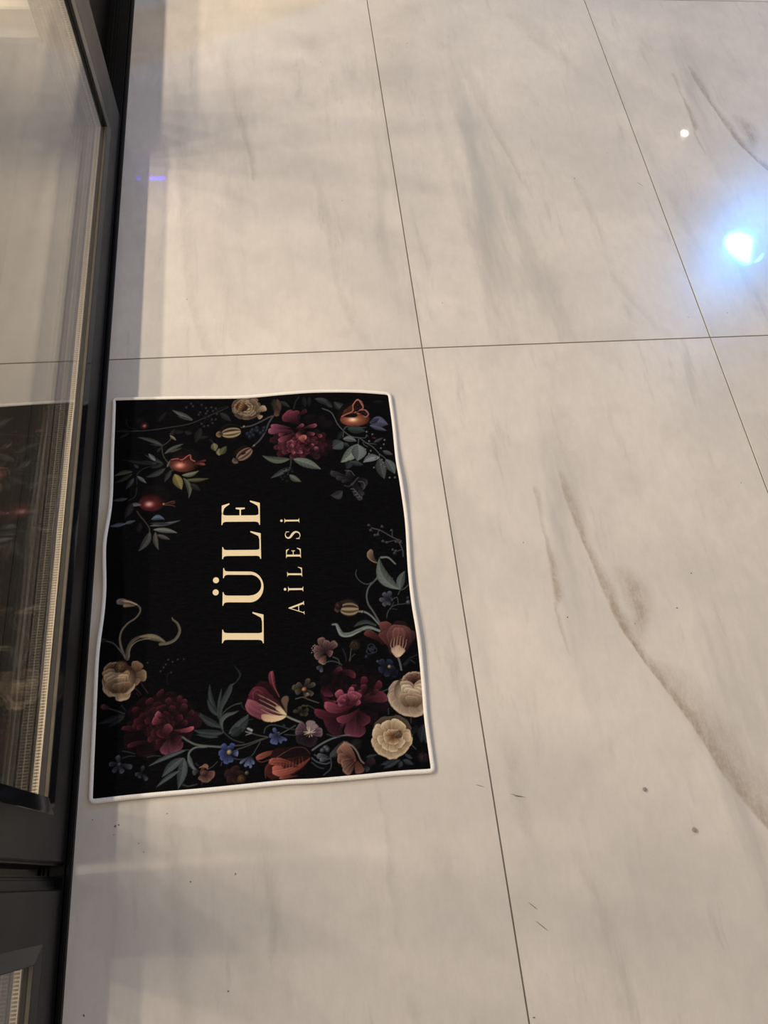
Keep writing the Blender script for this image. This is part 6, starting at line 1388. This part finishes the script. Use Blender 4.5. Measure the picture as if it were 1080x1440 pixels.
# white overlocked edge: a flattened tube running round the mat
ring = np.concatenate([bot_c[:-1:4], rig_c[:-1:4], top_c[::-1][:-1:4], lef_c[::-1][:-1:4]]); m = len(ring); sm = ring.copy()
for _ in range(2): sm = (np.roll(sm, 1, 0) + 2 * sm + np.roll(sm, -1, 0)) / 4
T = np.roll(sm, -1, 0) - np.roll(sm, 1, 0); T /= np.linalg.norm(T, axis=1)[:, None]; N = np.stack([T[:, 1], -T[:, 0]], 1)
K = 10; V = np.zeros((m, K, 3)); hz = height(sm[:, 0], sm[:, 1])
for k in range(K):
    a = 2 * math.pi * k / K; V[:, k, :2] = sm + N * (3.7 * math.cos(a) + .6); V[:, k, 2] = hz - 1.5 + 3.1 * math.sin(a)
V[..., 2] = np.maximum(V[..., 2], .3)
bm = bmesh.new(); vv = [[bm.verts.new(V[a, k] / 1000) for k in range(K)] for a in range(m)]; uvl = bm.loops.layers.uv.new('UVMap')
arc_s = np.r_[0, np.cumsum(np.linalg.norm(np.diff(sm, axis=0), axis=1))] / 1000
for a in range(m):
    b = (a + 1) % m
    for k in range(K):
        k2 = (k + 1) % K; f = bm.faces.new((vv[a][k], vv[b][k], vv[b][k2], vv[a][k2])); f.smooth = True
        for lp, (q, kk) in zip(f.loops, ((a, k), (a + 1, k), (a + 1, k + 1), (a, k + 1))): lp[uvl].uv = (arc_s[q] if q < m else arc_s[-1] + .004, kk / K)
tag(from_bm('binding', bm, M_BIND, mat_root, smooth=True), 'white overlocked edging')
# underside, so that the mat is a closed thing from the side
st = 12; GB = G[::st, ::st]; 
me = grid_mesh('backing', np.concatenate([GB, np.maximum(Z[::st, ::st, None] - 4.2, .4)], -1).reshape(-1, 3) / 1000, GB.shape[1], GB.shape[0]); link('backing', me, M_BACK, mat_root)

# ---- serif capitals, cap height 1, drawn as outlines (lists of closed loops) ----
def arc(cx, cy, rx, ry, a0, a1, n=14):
    return [(cx + rx * math.cos(math.radians(a0 + (a1 - a0) * i / n)), cy + ry * math.sin(math.radians(a0 + (a1 - a0) * i / n))) for i in range(n + 1)]
def stem(x0, x1, y0=0.0, y1=1.0, s=.085, h=.028, foot=True, top=True):
    L, R = [], []
    if foot:
        L += [(x0 - s, y0), (x0 - s, y0 + h * .6), (x0 - s * .45, y0 + h * 1.1), (x0 - s * .12, y0 + h * 2.0), (x0, y0 + h * 4.0)]
        R += [(x1 + s, y0), (x1 + s, y0 + h * .6), (x1 + s * .45, y0 + h * 1.1), (x1 + s * .12, y0 + h * 2.0), (x1, y0 + h * 4.0)]
    else: L += [(x0, y0)]; R += [(x1, y0)]
    if top:
        L += [(x0, y1 - h * 4.0), (x0 - s * .12, y1 - h * 2.0), (x0 - s * .45, y1 - h * 1.1), (x0 - s, y1 - h * .6), (x0 - s, y1)]
        R += [(x1, y1 - h * 4.0), (x1 + s * .12, y1 - h * 2.0), (x1 + s * .45, y1 - h * 1.1), (x1 + s, y1 - h * .6), (x1 + s, y1)]
    else: L += [(x0, y1)]; R += [(x1, y1)]
    return R + L[::-1]
def arm(x0, x1, y, up, t=.03, hh=.2):
    """a thin horizontal arm with a flared serif; up = +1 flares upward, -1 downward"""
    return [(x0, y), (x1 - .02, y), (x1 + .045, y + up * hh), (x1 + .012, y + up * hh), (x1 - .05, y + up * (hh * .55)), (x1 - .10, y + up * (t * 1.7)), (x1 - .2, y + up * t), (x0, y + up * t)]
def glyph(ch, heavy):
    k = .165 if heavy else .115; th = .036 if heavy else .05
    if ch in 'Lİ':
        s = .085 if heavy else .10
        if ch == 'İ':
            return [stem(.5 - k / 2, .5 + k / 2, s=s), arc(.5, 1.2, .085, .085, 0, 360, 20)[:-1]]
        return [stem(s, s + k, s=s, h=.03), arm(s + k * .9, .74 if heavy else .60, 0, 1, th, .27)]
    if ch == 'E':
        x = .085; e = .60 if heavy else .58
        return [stem(x, x + k, s=.085, h=.03), arm(x + k * .9, e, 0, 1, th, .26), arm(x + k * .9, e - .07, 1, -1, th, .2),
                [(x + k * .9, .515 - th / 2), (.40, .515 - th / 2), (.42, .515 - .12), (.455, .515 - .12), (.455, .515 + .12), (.42, .515 + .12), (.40, .515 + th / 2), (x + k * .9, .515 + th / 2)]]
    if ch == 'Ü':
        x0, x1 = .09, .09 + k; X0, X1 = .78, .78 + .085
        left = stem(x0, x1, .30, 1, s=.085, h=.03, foot=False); right = stem(X0, X1, .30, 1, s=.085, h=.03, foot=False)
        bowl = arc((x0 + X1) / 2, .33, (X1 - x0) / 2, .345, 180, 360, 24) + arc((x1 + X0) / 2 + .005, .33, (X0 - x1) / 2, .29, 360, 180, 24)
        return [left, right, bowl, arc(.335, 1.175, .075, .075, 0, 360, 22)[:-1], arc(.64, 1.175, .075, .075, 0, 360, 22)[:-1]]
    if ch == 'A':
        return [[(.43, 1.0), (.47, 1.0), (.89, .05), (.97, .02), (.97, 0), (.66, 0), (.66, .02), (.75, .05), (.43, .80)],
                [(.43, 1.0), (.43, .86), (.14, .05), (.22, .02), (.22, 0), (-.02, 0), (-.02, .02), (.08, .05)],
                [(.24, .33), (.64, .33), (.62, .375), (.255, .375)]]
    if ch == 'S':
        C = []; W = []
        ctrl = [(.60, .86, .03), (.50, .965, .035), (.36, .985, .05), (.20, .93, .085), (.13, .79, .11), (.20, .66, .13), (.36, .55, .15), (.52, .42, .145), (.59, .26, .115), (.52, .09, .085), (.36, .015, .05), (.20, .04, .035), (.09, .16, .03)]
        n = 5; P = np.array([ctrl[0]] + ctrl + [ctrl[-1]])
        for i in range(1, len(P) - 2):
            for t in np.arange(n) / n:
                C.append(.5 * (2 * P[i] + (P[i + 1] - P[i - 1]) * t + (2 * P[i - 1] - 5 * P[i] + 4 * P[i + 1] - P[i + 2]) * t * t + (3 * P[i] - P[i - 1] - 3 * P[i + 1] + P[i + 2]) * t ** 3))
        C.append(P[-2]); C = np.array(C); T = np.gradient(C[:, :2], axis=0); T /= np.linalg.norm(T, axis=1)[:, None]
        Nn = np.stack([-T[:, 1], T[:, 0]], 1); a = C[:, :2] + Nn * C[:, 2:] / 2; b = C[:, :2] - Nn * C[:, 2:] / 2
        return [[tuple(q) for q in a] + [tuple(q) for q in b[::-1]], [(.58, .73), (.615, .73), (.625, .96), (.595, .96), (.57, .84)], [(.065, .28), (.10, .28), (.125, .15), (.085, .03), (.055, .03)]]

# (character, baseline start, baseline end, top of the cap at the start, heavy)
from mathutils.geometry import tessellate_polygon
for ch, b0, b1, t0, heavy in LETTERS:
    loops = glyph(ch, heavy); xs = [q[0] for l in loops for q in l]; x0, x1 = min(xs), max(xs)
    if ch == 'İ': x0, x1 = min(q[0] for q in loops[0]), max(q[0] for q in loops[0])
    b0, b1, t0 = np.array(b0), np.array(b1), np.array(t0); bm = bmesh.new()
    for l in loops:
        P = [b0 + (b1 - b0) * (x - x0) / (x1 - x0) + (t0 - b0) * y for x, y in l]
        vs_ = [bm.verts.new((q[0] / 1000, q[1] / 1000, (float(height(q[0], q[1])) + .25) / 1000)) for q in P]
        for tri in tessellate_polygon([[Vector((q[0], q[1], 0)) for q in P]]):
            try: bm.faces.new([vs_[k] for k in tri])
            except ValueError: pass
    for f in bm.faces:
        f.normal_update()
        if f.normal.z < 0: f.normal_flip()
    me = bpy.data.meshes.new('letter'); bm.to_mesh(me); bm.free(); link('letter', me, M_LETTER, mat_root)
